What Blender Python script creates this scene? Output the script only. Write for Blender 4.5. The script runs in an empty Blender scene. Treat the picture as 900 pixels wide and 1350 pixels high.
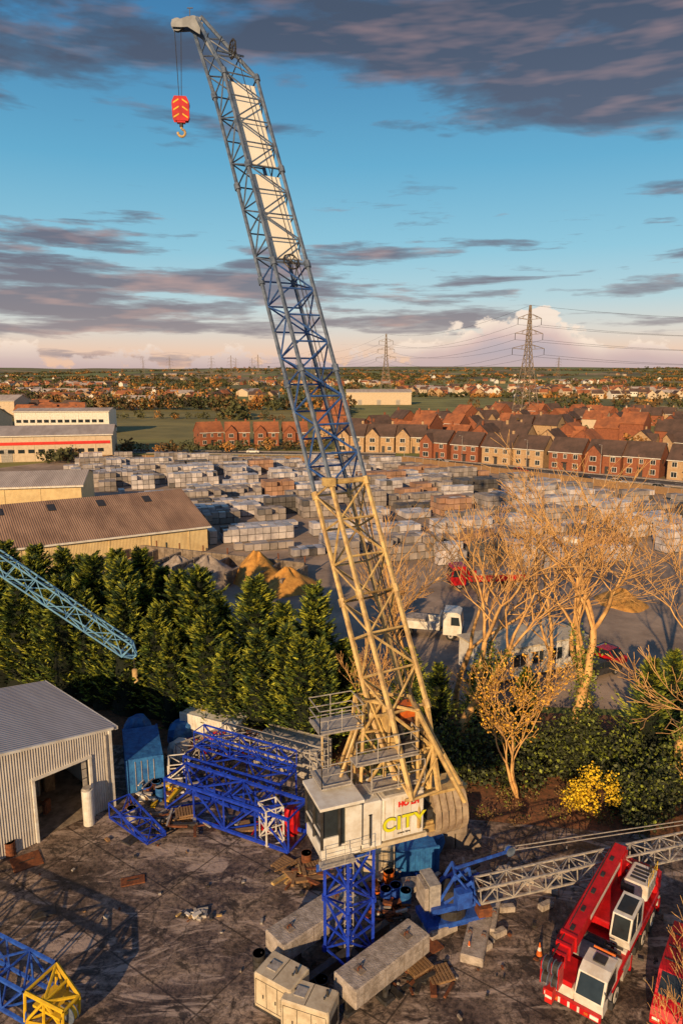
import bpy, math, random
import numpy as np
from mathutils import Vector, Matrix
random.seed(7); rng=np.random.default_rng(7)
D=bpy.data; S=bpy.context.scene; COL=S.collection
S.view_settings.view_transform='Standard'; S.view_settings.look='None'; S.view_settings.exposure=0
R=random.random
def U(a,b): return a+(b-a)*R()
# ---------------------------------------------------------------- materials
def mat(name,c1,c2=None,scale=2.0,rough=.7,metal=0.0,bump=0.0,bscale=None,island=0.0,vec=(1,1,1),wave=None,det=3):
    m=D.materials.new(name); m.use_nodes=True; N=m.node_tree.nodes; L=m.node_tree.links
    b=N['Principled BSDF']; b.inputs['Roughness'].default_value=rough; b.inputs['Metallic'].default_value=metal
    tc=N.new('ShaderNodeTexCoord'); mp=N.new('ShaderNodeMapping'); mp.inputs['Scale'].default_value=vec
    L.new(tc.outputs['Object'],mp.inputs['Vector'])
    nz=N.new('ShaderNodeTexNoise'); nz.inputs['Scale'].default_value=scale; nz.inputs['Detail'].default_value=det; nz.inputs['Roughness'].default_value=.7
    L.new(mp.outputs[0],nz.inputs['Vector'])
    cr=N.new('ShaderNodeValToRGB'); L.new(nz.outputs['Fac'],cr.inputs['Fac'])
    if c2 is None: c2=tuple(x*.7 for x in c1)
    e=cr.color_ramp.elements
    e[0].position=.36; e[1].position=.62; e[0].color=(*c2,1); e[1].color=(*c1,1)
    out=cr.outputs[0]
    if island:
        g=N.new('ShaderNodeNewGeometry'); mr=N.new('ShaderNodeMapRange'); mr.inputs['To Min'].default_value=1-island; mr.inputs['To Max'].default_value=1+island
        L.new(g.outputs['Random Per Island'],mr.inputs['Value'])
        mx=N.new('ShaderNodeVectorMath'); mx.operation='SCALE'; L.new(out,mx.inputs[0]); L.new(mr.outputs[0],mx.inputs['Scale']); out=mx.outputs[0]
    L.new(out,b.inputs['Base Color'])
    last=None
    if wave:
        w=N.new('ShaderNodeTexWave'); w.bands_direction=wave[0]; w.inputs['Scale'].default_value=wave[1]
        L.new(tc.outputs['Object'],w.inputs['Vector'])
        bp=N.new('ShaderNodeBump'); bp.inputs['Strength'].default_value=wave[2]; bp.inputs['Distance'].default_value=.06
        L.new(w.outputs['Fac'],bp.inputs['Height']); last=bp
        L.new(bp.outputs[0],b.inputs['Normal'])
    if bump:
        n2=N.new('ShaderNodeTexNoise'); n2.inputs['Scale'].default_value=bscale or scale*5; n2.inputs['Detail'].default_value=3
        L.new(tc.outputs['Object'],n2.inputs['Vector'])
        bp=N.new('ShaderNodeBump'); bp.inputs['Strength'].default_value=bump; bp.inputs['Distance'].default_value=.05
        L.new(n2.outputs['Fac'],bp.inputs['Height'])
        if last: L.new(last.outputs[0],bp.inputs['Normal'])
        L.new(bp.outputs[0],b.inputs['Normal'])
    return m
M={}
M['blue']=mat('blue_paint',(.03,.12,.58),(.02,.06,.32),3,.45)
M['royal']=mat('royal_blue_paint',(.015,.06,.60),(.01,.03,.32),3,.4)
M['steelblue']=mat('steel_blue_paint',(.15,.19,.27),(.06,.09,.15),2,.45)
M['jibblue']=mat('jib_blue_paint',(.05,.14,.42),(.025,.07,.24),2,.45)
M['ltblue']=mat('light_blue_paint',(.18,.42,.66),(.12,.28,.5),2,.45)
M['tan']=mat('cream_steel_paint',(.66,.47,.19),(.36,.23,.10),2,.5)
M['grey']=mat('galvanised',(.46,.43,.40),(.28,.26,.25),4,.5)
M['dark']=mat('dark_steel',(.05,.05,.055),(.03,.025,.02),4,.55)
M['white']=mat('white_paint',(.80,.79,.76),(.64,.59,.52),1.6,.45)
M['banner']=mat('white_banner',(.88,.86,.80),(.82,.79,.72),.8,.7)
M['red']=mat('red_paint',(.62,.012,.018),(.40,.010,.013),2,.35)
M['yellow']=mat('yellow_paint',(.80,.52,.02),(.6,.38,.02),3,.45)
M['lime']=mat('lime_letters',(.74,.74,.02),(.68,.66,.02),3,.5)
M['orange']=mat('orange_paint',(.75,.18,.02),(.5,.1,.02),3,.5)
M['glass']=mat('glass_dark',(.03,.04,.05),(.02,.025,.03),1,.08)
M['rubber']=mat('rubber',(.025,.025,.025),(.015,.015,.015),5,.85)
M['conc']=mat('concrete',(.50,.44,.40),(.24,.20,.17),2.2,.85,bump=.6,bscale=14,det=6)
M['concd']=mat('concrete_dirty',(.32,.26,.21),(.14,.11,.09),1.2,.9,bump=.4,bscale=10,det=5)
M['cweight']=mat('counterweight_paint',(.46,.36,.25),(.28,.20,.14),2,.6)
M['beige']=mat('beige_paint',(.66,.57,.42),(.48,.39,.27),2,.5)
M['rust']=mat('rust',(.24,.08,.03),(.10,.035,.02),5,.85)
M['wood']=mat('wood',(.36,.22,.11),(.18,.10,.05),4,.85,vec=(1,8,1))
M['tarp']=mat('tarp_blue',(.04,.20,.52),(.02,.10,.32),2,.5,bump=.6,bscale=5)
M['cladding']=mat('grey_cladding',(.60,.57,.55),(.48,.44,.41),.7,.55,wave=('X',2.0,.8))
M['creamwall']=mat('cream_cladding',(.74,.58,.32),(.60,.45,.24),.5,.6,wave=('X',1.5,.5))
M['brownroof']=mat('fibre_cement_roof',(.40,.25,.17),(.24,.145,.10),.35,.85,wave=('X',1.0,.8),vec=(1,.15,1))
M['greyroof']=mat('pale_roof',(.58,.50,.45),(.42,.35,.31),.3,.7,wave=('X',1.0,.8),vec=(1,.2,1))
M['shedroof']=mat('shed_roof_sheets',(.62,.58,.59),(.50,.46,.47),.5,.45,wave=('Y',1.2,.8),vec=(1,.2,1))
M['brick']=mat('red_brick',(.32,.11,.055),(.22,.075,.04),1.5,.9)
M['buff']=mat('buff_brick',(.52,.35,.20),(.38,.25,.14),1.5,.9)
M['render']=mat('cream_render',(.66,.54,.40),(.55,.44,.32),1,.9)
M['tileR']=mat('clay_tile_roof',(.46,.16,.065),(.24,.09,.045),.25,.85,wave=('Z',2.2,.8))
M['tileB']=mat('brown_tile_roof',(.14,.085,.068),(.08,.053,.043),.3,.85,wave=('Z',2.2,.8))
M['sand']=mat('orange_sand',(.66,.34,.08),(.44,.21,.05),1.5,.95,bump=.6,bscale=3)
M['gravel']=mat('grey_gravel',(.42,.36,.32),(.24,.20,.18),2.5,.95,bump=.8,bscale=5)
M['bark']=mat('bark',(.78,.47,.18),(.44,.24,.09),1.0,.9)
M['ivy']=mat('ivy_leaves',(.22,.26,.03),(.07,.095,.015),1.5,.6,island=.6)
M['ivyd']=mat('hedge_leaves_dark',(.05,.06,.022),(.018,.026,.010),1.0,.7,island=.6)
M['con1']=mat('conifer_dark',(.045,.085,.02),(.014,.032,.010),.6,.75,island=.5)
M['con2']=mat('conifer_sunlit_tips',(.40,.40,.035),(.09,.16,.022),.35,.7,island=.5)  # yellow-green sun highlights on the spray tips, painted as leaf colour
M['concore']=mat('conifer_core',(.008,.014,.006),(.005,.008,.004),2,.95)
M['gold']=mat('golden_leaves',(.80,.46,.05),(.50,.24,.03),1.5,.7,island=.5)
M['yelleaf']=mat('yellow_leaves',(.88,.62,.02),(.6,.38,.02),1.5,.7,island=.4)
M['aut1']=mat('autumn_trees',(.26,.15,.055),(.11,.07,.03),.05,.9,island=.5)
M['aut2']=mat('olive_trees',(.12,.115,.04),(.045,.055,.022),.05,.9,island=.5)
M['aut3']=mat('orange_trees',(.50,.24,.06),(.28,.13,.035),.05,.9,island=.5)
M['plastic']=mat('shrink_wrap',(.60,.56,.57),(.38,.35,.37),.6,.4,island=.32)
M['blocks']=mat('concrete_blocks',(.36,.32,.31),(.24,.21,.20),.6,.85,island=.35)
M['brickpack']=mat('brick_packs',(.42,.25,.17),(.30,.17,.11),.35,.85,island=.25)
M['darkpack']=mat('dark_packs',(.14,.13,.13),(.08,.075,.075),.35,.6,island=.30)
M['litter']=mat('leaf_litter',(.32,.13,.06),(.09,.055,.03),3,.95,bump=.8,bscale=12,det=5)
M['asph']=mat('road_asphalt',(.085,.08,.08),(.055,.05,.05),.6,.9)
M['line']=mat('road_paint',(.75,.74,.70),(.6,.58,.55),1,.8)
M['grass']=mat('grass',(.30,.25,.08),(.15,.14,.045),.03,.95,bump=.3,bscale=3,det=6)
M['dirt']=mat('yard_dirt',(.46,.35,.27),(.22,.165,.13),.12,.95,bump=.5,bscale=2,det=7)
M['red2']=mat('signal_red',(.75,.03,.02),(.6,.02,.015),1,.5)

def yard_mat():
    m=D.materials.new('yard_concrete'); m.use_nodes=True; N=m.node_tree.nodes; L=m.node_tree.links; b=N['Principled BSDF']
    tc=N.new('ShaderNodeTexCoord')
    def noise(sc,det=6,dist=0,vec=None,ro=.65):
        n=N.new('ShaderNodeTexNoise'); n.inputs['Scale'].default_value=sc; n.inputs['Detail'].default_value=det; n.inputs['Distortion'].default_value=dist; n.inputs['Roughness'].default_value=ro
        if vec:
            mp=N.new('ShaderNodeMapping'); mp.inputs['Scale'].default_value=vec[0]; mp.inputs['Rotation'].default_value=(0,0,vec[1]); L.new(tc.outputs['Object'],mp.inputs[0]); L.new(mp.outputs[0],n.inputs['Vector'])
        else: L.new(tc.outputs['Object'],n.inputs['Vector'])
        return n.outputs['Fac']
    def ramp(f,st):
        c=N.new('ShaderNodeValToRGB'); L.new(f,c.inputs[0]); e=c.color_ramp.elements
        e[0].position,e[0].color=st[0][0],(*st[0][1],1); e[1].position,e[1].color=st[-1][0],(*st[-1][1],1)
        for p,q in st[1:-1]: k=e.new(p); k.color=(*q,1)
        return c.outputs[0]
    def mix(f,a,c,mode='MIX'):
        x=N.new('ShaderNodeMix'); x.data_type='RGBA'; x.blend_type=mode
        if isinstance(f,float): x.inputs[0].default_value=f
        else: L.new(f,x.inputs[0])
        for s,v in ((6,a),(7,c)):
            if isinstance(v,tuple): x.inputs[s].default_value=(*v,1)
            else: L.new(v,x.inputs[s])
        return x.outputs[2]
    base=ramp(noise(.3),[(.36,(.06,.043,.036)),(.48,(.14,.105,.09)),(.62,(.27,.21,.175))])
    fine=ramp(noise(3.2,8,0,None,.82),[(.40,(.30,.30,.30)),(.58,(1.6,1.55,1.5))])
    c=mix(1.0,base,fine,'MULTIPLY')
    pale=ramp(noise(.42,9,1.6,((.45,1.5,1),math.radians(-38)),.74),[(.52,(0,0,0)),(.58,(.9,.9,.9))])
    c=mix(pale,c,(.47,.37,.32))
    dk=ramp(noise(.5,8,1.0,None,.75),[(.54,(0,0,0)),(.60,(.9,.9,.9))])
    c=mix(dk,c,(.034,.026,.023))
    mp=N.new('ShaderNodeMapping'); mp.inputs['Rotation'].default_value=(0,0,math.radians(36)); L.new(tc.outputs['Object'],mp.inputs[0])
    br=N.new('ShaderNodeTexBrick'); br.inputs['Scale'].default_value=1; br.inputs['Brick Width'].default_value=7; br.inputs['Row Height'].default_value=4.5; br.inputs['Mortar Size'].default_value=.05; br.inputs['Mortar Smooth'].default_value=.3; br.offset=0
    L.new(mp.outputs[0],br.inputs['Vector'])
    jn=ramp(br.outputs['Fac'],[(.2,(0,0,0)),(.8,(.75,.75,.75))])
    c=mix(jn,c,(.03,.022,.018))
    vo=N.new('ShaderNodeTexVoronoi'); vo.feature='DISTANCE_TO_EDGE'; vo.inputs['Scale'].default_value=.35
    wm=N.new('ShaderNodeTexNoise'); wm.inputs['Scale'].default_value=1.2; L.new(tc.outputs['Object'],wm.inputs['Vector'])
    ad=N.new('ShaderNodeVectorMath'); ad.operation='ADD'; L.new(tc.outputs['Object'],ad.inputs[0]); L.new(wm.outputs['Color'],ad.inputs[1]); L.new(ad.outputs[0],vo.inputs['Vector'])
    ck=ramp(vo.outputs['Distance'],[(.0,(.6,.6,.6)),(.018,(0,0,0))])
    c=mix(ck,c,(.02,.015,.012))
    L.new(c,b.inputs['Base Color'])
    rr=ramp(noise(.3,4,.5),[(.44,(.42,.42,.42)),(.6,(.9,.9,.9))]); L.new(rr,b.inputs['Roughness'])
    bp=N.new('ShaderNodeBump'); bp.inputs['Strength'].default_value=.7; bp.inputs['Distance'].default_value=.07; L.new(noise(3.5,5),bp.inputs['Height']); L.new(bp.outputs[0],b.inputs['Normal'])
    return m
M['yard']=yard_mat()
def field_mat():
    m=D.materials.new('countryside'); m.use_nodes=True; N=m.node_tree.nodes; L=m.node_tree.links; b=N['Principled BSDF']; b.inputs['Roughness'].default_value=1
    tc=N.new('ShaderNodeTexCoord'); mp=N.new('ShaderNodeMapping'); mp.inputs['Scale'].default_value=(.005,.0026,0); L.new(tc.outputs['Object'],mp.inputs[0])
    v=N.new('ShaderNodeTexVoronoi'); v.inputs['Scale'].default_value=1; L.new(mp.outputs[0],v.inputs['Vector'])
    sp=N.new('ShaderNodeSeparateColor'); L.new(v.outputs['Color'],sp.inputs[0])
    c=N.new('ShaderNodeValToRGB'); c.color_ramp.interpolation='CONSTANT'; e=c.color_ramp.elements
    st=[(0,(.17,.16,.05)),(.2,(.25,.24,.07)),(.4,(.28,.20,.10)),(.5,(.13,.11,.05)),(.7,(.20,.23,.06)),(.88,(.36,.27,.13))]
    e[0].color=(*st[0][1],1); e[1].position=st[-1][0]; e[1].color=(*st[-1][1],1)
    for p,q in st[1:-1]: k=e.new(p); k.color=(*q,1)
    L.new(sp.outputs[0],c.inputs[0])
    n=N.new('ShaderNodeTexNoise'); n.inputs['Scale'].default_value=.03; n.inputs['Detail'].default_value=6; L.new(tc.outputs['Object'],n.inputs['Vector'])
    mr=N.new('ShaderNodeMapRange'); mr.inputs[1].default_value=.3; mr.inputs[2].default_value=.7; mr.inputs[3].default_value=.5; mr.inputs[4].default_value=1.3; L.new(n.outputs[0],mr.inputs[0])
    s=N.new('ShaderNodeVectorMath'); s.operation='SCALE'; L.new(c.outputs[0],s.inputs[0]); L.new(mr.outputs[0],s.inputs['Scale'])
    L.new(s.outputs[0],b.inputs['Base Color'])
    return m
M['field']=field_mat()
# ---------------------------------------------------------------- mesh helpers
class MB:
    def __init__(s): s.v=[];s.f=[];s.m=[];s.mats=[]
    def mi(s,k):
        if k not in s.mats: s.mats.append(k)
        return s.mats.index(k)
    def add(s,vs,fs,k):
        o=len(s.v); s.v+= [tuple(p) for p in vs]; i=s.mi(k)
        for f in fs: s.f.append([o+j for j in f]); s.m.append(i)
    def box(s,c,d,k,rz=0,rx=0,ry=0):
        Rm=Matrix.Rotation(rz,3,'Z')@Matrix.Rotation(ry,3,'Y')@Matrix.Rotation(rx,3,'X'); c=Vector(c)
        vs=[c+Rm@Vector((sx*d[0]/2,sy*d[1]/2,sz*d[2]/2)) for sz in(-1,1) for sx,sy in((-1,-1),(1,-1),(1,1),(-1,1))]
        s.add(vs,[(3,2,1,0),(4,5,6,7),(0,1,5,4),(1,2,6,5),(2,3,7,6),(3,0,4,7)],k)
    def cbox(s,c,d,k,rz=0,ch=.06):
        x,y,z=d[0]/2,d[1]/2,d[2]/2; Rm=Matrix.Rotation(rz,3,'Z'); c=Vector(c)
        def ring(zz,ins):
            X,Y=x-ins,y-ins; q=ch
            return [(-X+q,-Y,zz),(X-q,-Y,zz),(X,-Y+q,zz),(X,Y-q,zz),(X-q,Y,zz),(-X+q,Y,zz),(-X,Y-q,zz),(-X,-Y+q,zz)]
        vs=[c+Rm@Vector(p) for p in ring(-z,0)+ring(z-ch,0)+ring(z,ch)]
        fs=[tuple(range(7,-1,-1)),tuple(range(16,24))]
        for a in(0,8):
            for i in range(8): fs.append((a+i,a+(i+1)%8,a+8+(i+1)%8,a+8+i))
        s.add(vs,fs,k)
    def beam(s,p0,p1,r,k,n=4,r1=None,cap=True):
        p0=Vector(p0);p1=Vector(p1); d=p1-p0
        if d.length<1e-5: return
        d.normalize(); a=d.cross(Vector((0,0,1)))
        if a.length<1e-3: a=Vector((1,0,0))
        a.normalize(); b=d.cross(a); r1=r if r1 is None else r1
        vs=[p+rr*(math.cos(t)*a+math.sin(t)*b) for p,rr in((p0,r),(p1,r1)) for t in [2*math.pi*(i+.5)/n for i in range(n)]]
        fs=[(i,(i+1)%n,n+(i+1)%n,n+i) for i in range(n)]
        if cap: fs+=[tuple(range(n-1,-1,-1)),tuple(range(n,2*n))]
        s.add(vs,fs,k)
    def ext(s,prof,vec,k):
        n=len(prof); vec=Vector(vec); vs=[Vector(p) for p in prof]; vs+= [p+vec for p in vs]
        s.add(vs,[tuple(range(n-1,-1,-1)),tuple(range(n,2*n))]+[(i,(i+1)%n,n+(i+1)%n,n+i) for i in range(n)],k)
    def quad(s,pts,k): s.add(pts,[tuple(range(len(pts)))],k)
    def mesh(s,name):
        me=D.meshes.new(name); me.from_pydata(s.v,[],s.f)
        for k in s.mats: me.materials.append(M[k])
        me.polygons.foreach_set('material_index',s.m); me.update(); return me
    def obj(s,name,loc=(0,0,0),rz=0,parent=None,bevel=0):
        o=D.objects.new(name,s.mesh(name)); COL.objects.link(o); o.location=loc; o.rotation_euler=(0,0,rz)
        if parent: o.parent=parent
        if bevel:
            b=o.modifiers.new('bevel','BEVEL'); b.width=bevel; b.segments=2; b.limit_method='ANGLE'
        return o
def empty(name,loc=(0,0,0),rz=0):
    e=D.objects.new(name,None); COL.objects.link(e); e.location=loc; e.rotation_euler=(0,0,rz); return e
def inst(name,me,loc,rz=0,sc=(1,1,1),parent=None):
    o=D.objects.new(name,me); COL.objects.link(o); o.location=loc; o.rotation_euler=(0,0,rz); o.scale=sc if isinstance(sc,tuple) else (sc,)*3
    if parent:o.parent=parent
    return o
def npmesh(name,V,F,mi,keys,smooth=True):
    k=F.shape[1]; me=D.meshes.new(name); me.vertices.add(len(V)); me.vertices.foreach_set('co',V.astype(np.float32).ravel())
    me.loops.add(F.size); me.loops.foreach_set('vertex_index',F.astype(np.int32).ravel())
    me.polygons.add(len(F)); me.polygons.foreach_set('loop_start',np.arange(0,F.size,k,dtype=np.int32))
    for q in keys: me.materials.append(M[q])
    me.polygons.foreach_set('material_index',np.asarray(mi,dtype=np.int32)); me.update(calc_edges=True)
    if not smooth: me.polygons.foreach_set('use_smooth',np.zeros(len(F),dtype=bool)); me.update()
    return me
def leafquads(C,A,l,w):
    n=len(C); A=A/np.linalg.norm(A,axis=1,keepdims=True); B=np.cross(A,rng.normal(size=(n,3))); B/=np.linalg.norm(B,axis=1,keepdims=True)
    l=l[:,None]/2; w=w[:,None]/2
    V=np.stack([C-A*l,C+B*w,C+A*l,C-B*w],1).reshape(-1,3); return V,np.arange(4*n).reshape(n,4)
def boxes_np(C,Sz,rz):
    n=len(C); c,s_=np.cos(rz),np.sin(rz); out=[]
    for sz in(-.5,.5):
        for sx,sy in((-.5,-.5),(.5,-.5),(.5,.5),(-.5,.5)):
            x=Sz[:,0]*sx; y=Sz[:,1]*sy; out.append(np.stack([C[:,0]+x*c-y*s_,C[:,1]+x*s_+y*c,C[:,2]+Sz[:,2]*sz],1))
    V=np.stack(out,1).reshape(-1,3); f=np.array([(4,5,6,7),(0,1,5,4),(1,2,6,5),(2,3,7,6),(3,0,4,7)])
    F=(np.arange(n)[:,None,None]*8+f[None]).reshape(-1,4); return V,F
def tubes_np(segs,n=4):
    P0=np.array([s[0] for s in segs]);P1=np.array([s[1] for s in segs]);r0=np.array([s[2] for s in segs]);r1=np.array([s[3] for s in segs])
    d=P1-P0; d/=np.linalg.norm(d,axis=1,keepdims=True)+1e-9; a=np.cross(d,np.array([.31,.17,.93])); a/=np.linalg.norm(a,axis=1,keepdims=True)+1e-9; b=np.cross(d,a)
    rings=[]
    for P,r in((P0,r0),(P1,r1)):
        for i in range(n):
            t=2*math.pi*i/n; rings.append(P+r[:,None]*(math.cos(t)*a+math.sin(t)*b))
    V=np.stack(rings,1).reshape(-1,3); f=np.array([(i,(i+1)%n,n+(i+1)%n,n+i) for i in range(n)])
    return V,(np.arange(len(segs))[:,None,None]*2*n+f[None]).reshape(-1,4)
def lattice(mb,p0,p1,up,w0,h0,w1,h1,bays,rc,rb,kc,kb=None,faces='tblr',n=4):
    kb=kb or kc; p0=Vector(p0);p1=Vector(p1);d=(p1-p0).normalized(); up=Vector(up); s=d.cross(up).normalized(); u=s.cross(d).normalized()
    def cor(t):
        w=w0+(w1-w0)*t; h=h0+(h1-h0)*t; c=p0.lerp(p1,t)
        return [c-s*w/2-u*h/2,c+s*w/2-u*h/2,c+s*w/2+u*h/2,c-s*w/2+u*h/2]
    pr=cor(0)
    for i in range(bays):
        q=cor((i+1)/bays)
        for j in range(4): mb.beam(pr[j],q[j],rc,kc,n,cap=False)
        for j,fc in enumerate('brtl'):
            if fc not in faces: continue
            a,b=j,(j+1)%4
            if i==0: mb.beam(pr[a],pr[b],rb,kb,n,cap=False)
            mb.beam(q[a],q[b],rb,kb,n,cap=False)
            if (i+j)%2: mb.beam(pr[a],q[b],rb,kb,n,cap=False)
            else: mb.beam(pr[b],q[a],rb,kb,n,cap=False)
        pr=q
def rail(mb,pts,k,h=1.1,r=.025,step=1.2,z0=None):
    for a,b in zip(pts[:-1],pts[1:]):
        a=Vector(a);b=Vector(b);L_=(b-a).length;n=max(1,round(L_/step))
        for i in range(n+1):
            p=a.lerp(b,i/n); mb.beam(p,p+Vector((0,0,h)),r,k,4,cap=False)
        for q in(h,h*.55,.12): mb.beam(a+Vector((0,0,q)),b+Vector((0,0,q)),r,k,4,cap=False)
# ---------------------------------------------------------------- terrain
def hz(x,y):
    t=np.clip((y-1300)/3500,0,1); t=t*t*(3-2*t)
    h=24+11*np.sin(x*.0011+1.0)+8*np.sin(x*.0027+y*.0009)+5*np.sin(x*.006+2+y*.002)+12*np.clip((y-4500)/4000,0,1)
    return t*h
ys=np.concatenate([np.array([-600,-200,0,100,300,600,900]),np.geomspace(1200,14000,46)]); xs=np.linspace(-9000,9000,150)
X,Y=np.meshgrid(xs,ys); Z=hz(X,Y); V=np.stack([X,Y,Z],-1).reshape(-1,3); nx=len(xs); ny=len(ys)
idx=np.arange(nx*ny).reshape(ny,nx); F=np.stack([idx[:-1,:-1],idx[:-1,1:],idx[1:,1:],idx[1:,:-1]],-1).reshape(-1,4)
g=D.objects.new('ground',npmesh('ground',V,F,np.zeros(len(F)),['field'])); COL.objects.link(g)
def sheet(name,pts,z,k):
    mb=MB(); mb.quad([(x,y,0) for x,y in pts],k); return mb.obj(name,(0,0,z))
sheet('yard_ground',[(-60,-10),(40,-10),(40,38),(18,39.5),(8,41),(2,46),(-12,50),(-60,52)],.03,'yard')
sheet('leaf_litter_ground',[(-60,-10.1),(-60,75),(-20,66),(2,57),(10,56),(60,52),(60,-10.1)],.015,'litter')
sheet('builders_yard_ground',[(-30,112),(-100,205),(-85,228),(20,222),(88,146),(120,90),(70,55),(30,55.5),(5,57.5),(-12,64),(-36,80),(-50,98)],.02,'dirt')
sheet('grass_field',[(-260,300),(-30,290),(-10,330),(-10,520),(-320,500)],.06,'grass')
def road(name,a,b,w,z=.05):
    a=Vector((*a,0));b=Vector((*b,0)); d=(b-a).normalized(); s=Vector((-d.y,d.x,0)); mb=MB()
    mb.quad([a-s*w/2+Vector((0,0,z)),b-s*w/2+Vector((0,0,z)),b+s*w/2+Vector((0,0,z)),a+s*w/2+Vector((0,0,z))],'asph')
    for q in(-1,1):
        c=(a+b)/2+s*q*(w/2+.9); mb.box((c.x,c.y,.09),((b-a).length,1.8,.18),'conc',math.atan2(d.y,d.x))
    L_=(b-a).length; n=int(L_/6)
    for i in range(n):
        c=a+d*(i*6+2); mb.box((c.x,c.y,z+.006),(2.5,.15,.004),'line',math.atan2(d.y,d.x))
    return mb.obj(name)
road('road',(18,232),(150,122),6.5)
road('road',(-75,250),(18,240),6)
# ---------------------------------------------------------------- main crane
crane=empty('luffing_tower_crane')
TX,TY=.35,29.6
mb=MB(); a=math.radians(42); ca,sa=math.cos(a),math.sin(a)
for ang in (a,a+math.pi/2):
    d=Vector((math.cos(ang),math.sin(ang),0))
    mb.box((TX,TY,.75),(5.2,.35,.45 if ang==a else .43),'dark',ang)
    for q in(-2.45,2.45):
        p=Vector((TX,TY,0))+d*q; mb.beam((p.x,p.y,.1),(p.x,p.y,.9),.14,'dark',8); mb.cbox((p.x,p.y,.09),(.7,.7,.14),'dark',ang)
e1b=Vector((math.cos(a),math.sin(a),0)); e2b=Vector((-math.sin(a),math.cos(a),0)); O=Vector((TX,TY,0))
for s2 in(-1.75,1.75):
    for s1 in(-1.7,1.7):
        p=O+e1b*s1+e2b*s2; mb.box((p.x,p.y,.5),(.25,.25,1.0),'dark',a); mb.cbox((p.x,p.y,.08),(.7,.7,.1),'dark',a)
    p=O+e2b*s2; mb.box((p.x,p.y,.88),(4.6,.3,.22),'dark',a)
mb.obj('base_frame',parent=crane)
for s2 in(-2.0,2.0):
    mb=MB()
    mb.cbox((0,0,.24),(4.8,1.45,.46),'conc',0,.05); mb.cbox((0,0,.72),(4.8,1.45,.46),'conc',0,.05)
    for q in(-1.5,1.5):
        mb.box((q,0,.965),(.35,.5,.03),'concd'); mb.beam((q-.1,0,.97),(q-.1,0,1.12),.03,'rust'); mb.beam((q+.1,0,.97),(q+.1,0,1.12),.03,'rust'); mb.beam((q-.1,0,1.12),(q+.1,0,1.12),.03,'rust')
    for q in (-1.9,-.6,.6,1.9): mb.box((q,0,.46),(.035,1.458,.9),'concd')
    p=O+e2b*s2+e1b*(.3 if s2<0 else -.5); mb.obj('ballast_block',(p.x,p.y,1.0),a,parent=crane)
mb=MB()
lattice(mb,(TX,TY,.95),(TX,TY,6.5),(math.cos(a),math.sin(a),0),1.6,1.6,1.6,1.6,4,.10,.06,'royal')
for z in(.95,3.7,6.5):
    for i in range(4):
        q=a+math.pi/4+i*math.pi/2; mb.beam((TX+1.13*math.cos(q),TY+1.13*math.sin(q),z-.12),(TX+1.13*math.cos(q),TY+1.13*math.sin(q),z+.12),.16,'royal',6)
for q in(-.2,.2): mb.beam((TX+q,TY,1),(TX+q,TY,6.5),.025,'grey')
for i in range(18): mb.beam((TX-.2,TY,1.1+i*.3),(TX+.2,TY,1.1+i*.3),.015,'grey')
mb.obj('tower_mast',parent=crane)
ang=math.atan2(.36,.93)
up=empty('upperworks'); up.location=(TX,TY+.3,0); up.rotation_euler=(0,0,ang); up.parent=crane
mb=MB(); mb.beam((0,0,6.5),(0,0,6.75),1.25,'blue',20); mb.beam((0,0,6.75),(0,0,7.05),1.4,'dark',24)
mb.box((1.2,0,7.2),(5.6,2.3,.3),'tan'); mb.box((1.2,-1.2,7.05),(5.6,.12,.35),'tan'); mb.box((3.9,0,7.6),(.8,2.1,.6),'dark')
mb.obj('slewing_platform',parent=up)
mb=MB()
x0,x1,y0,y1,z0,z1=-1.95,-.15,-1.75,.35,7.15,9.65
mb.box(((x0+x1)/2,(y0+y1)/2,z0+.3),(x1-x0,y1-y0,.6),'white')
mb.box(((x0+x1)/2,(y0+y1)/2,z1+.04),(x1-x0+.25,y1-y0+.3,.14),'white')
mb.box(((x0+x1)/2,(y0+y1)/2,(z0+z1)/2+.25),(x1-x0-.12,y1-y0-.12,z1-z0-.62),'glass')
for xx,yy in((x0,y0),(x1,y0),(x0,y1),(x1,y1),(x0,(y0+y1)/2),(x0+.8,y0)):
    mb.box((xx,yy,(z0+z1)/2+.25),(.11,.11,z1-z0-.6),'dark')
mb.box((x0,(y0+y1)/2,8.3),(.07,y1-y0,.08),'white'); mb.box((x0+.4,y0,8.0),(.8,.09,.5),'white'); mb.box((x1-.35,y0-.01,8.5),(.75,.13,2.0),'white')
mb.box((x0+.6,y0-.3,7.2),(1.6,.5,.06),'grey'); rail(mb,[(x0-.3,y0-.55,7.22),(x1+.2,y0-.55,7.22)],'grey',.9,.02)
mb.box((x0+.5,y0-.1,6.98),(1.6,.06,.35),'blue'); mb.box((x0+.9,-.6,8.2),(.5,.5,.9),'orange')
mb.obj('operator_cab',parent=up,bevel=.015)
mb=MB(); mb.cbox((.42,-.9,8.3),(.95,1.6,2.2),'white',0,.05); mb.cbox((.3,-1.75,8.1),(.06,.1,1.5),'dark')
mb.cbox((1.95,-.7,8.35),(2.1,1.9,2.05),'white',0,.06)
for i in range(5): mb.box((1.05+i*.42,-1.657,8.35),(.03,.02,1.9),'beige')
mb.box((2.05,-1.3,9.42),(1.9,.5,.1),'grey'); mb.box((.4,-.8,9.46),(.6,.8,.12),'grey')
for i in range(4): mb.box((3.01,-1.3+i*.35,8.5),(.04,.22,1.2),'dark')
mb.box((1.2,-1.5,7.08),(4,.2,.2),'beige')
mb.obj('machinery_house',parent=up,bevel=.012)
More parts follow.
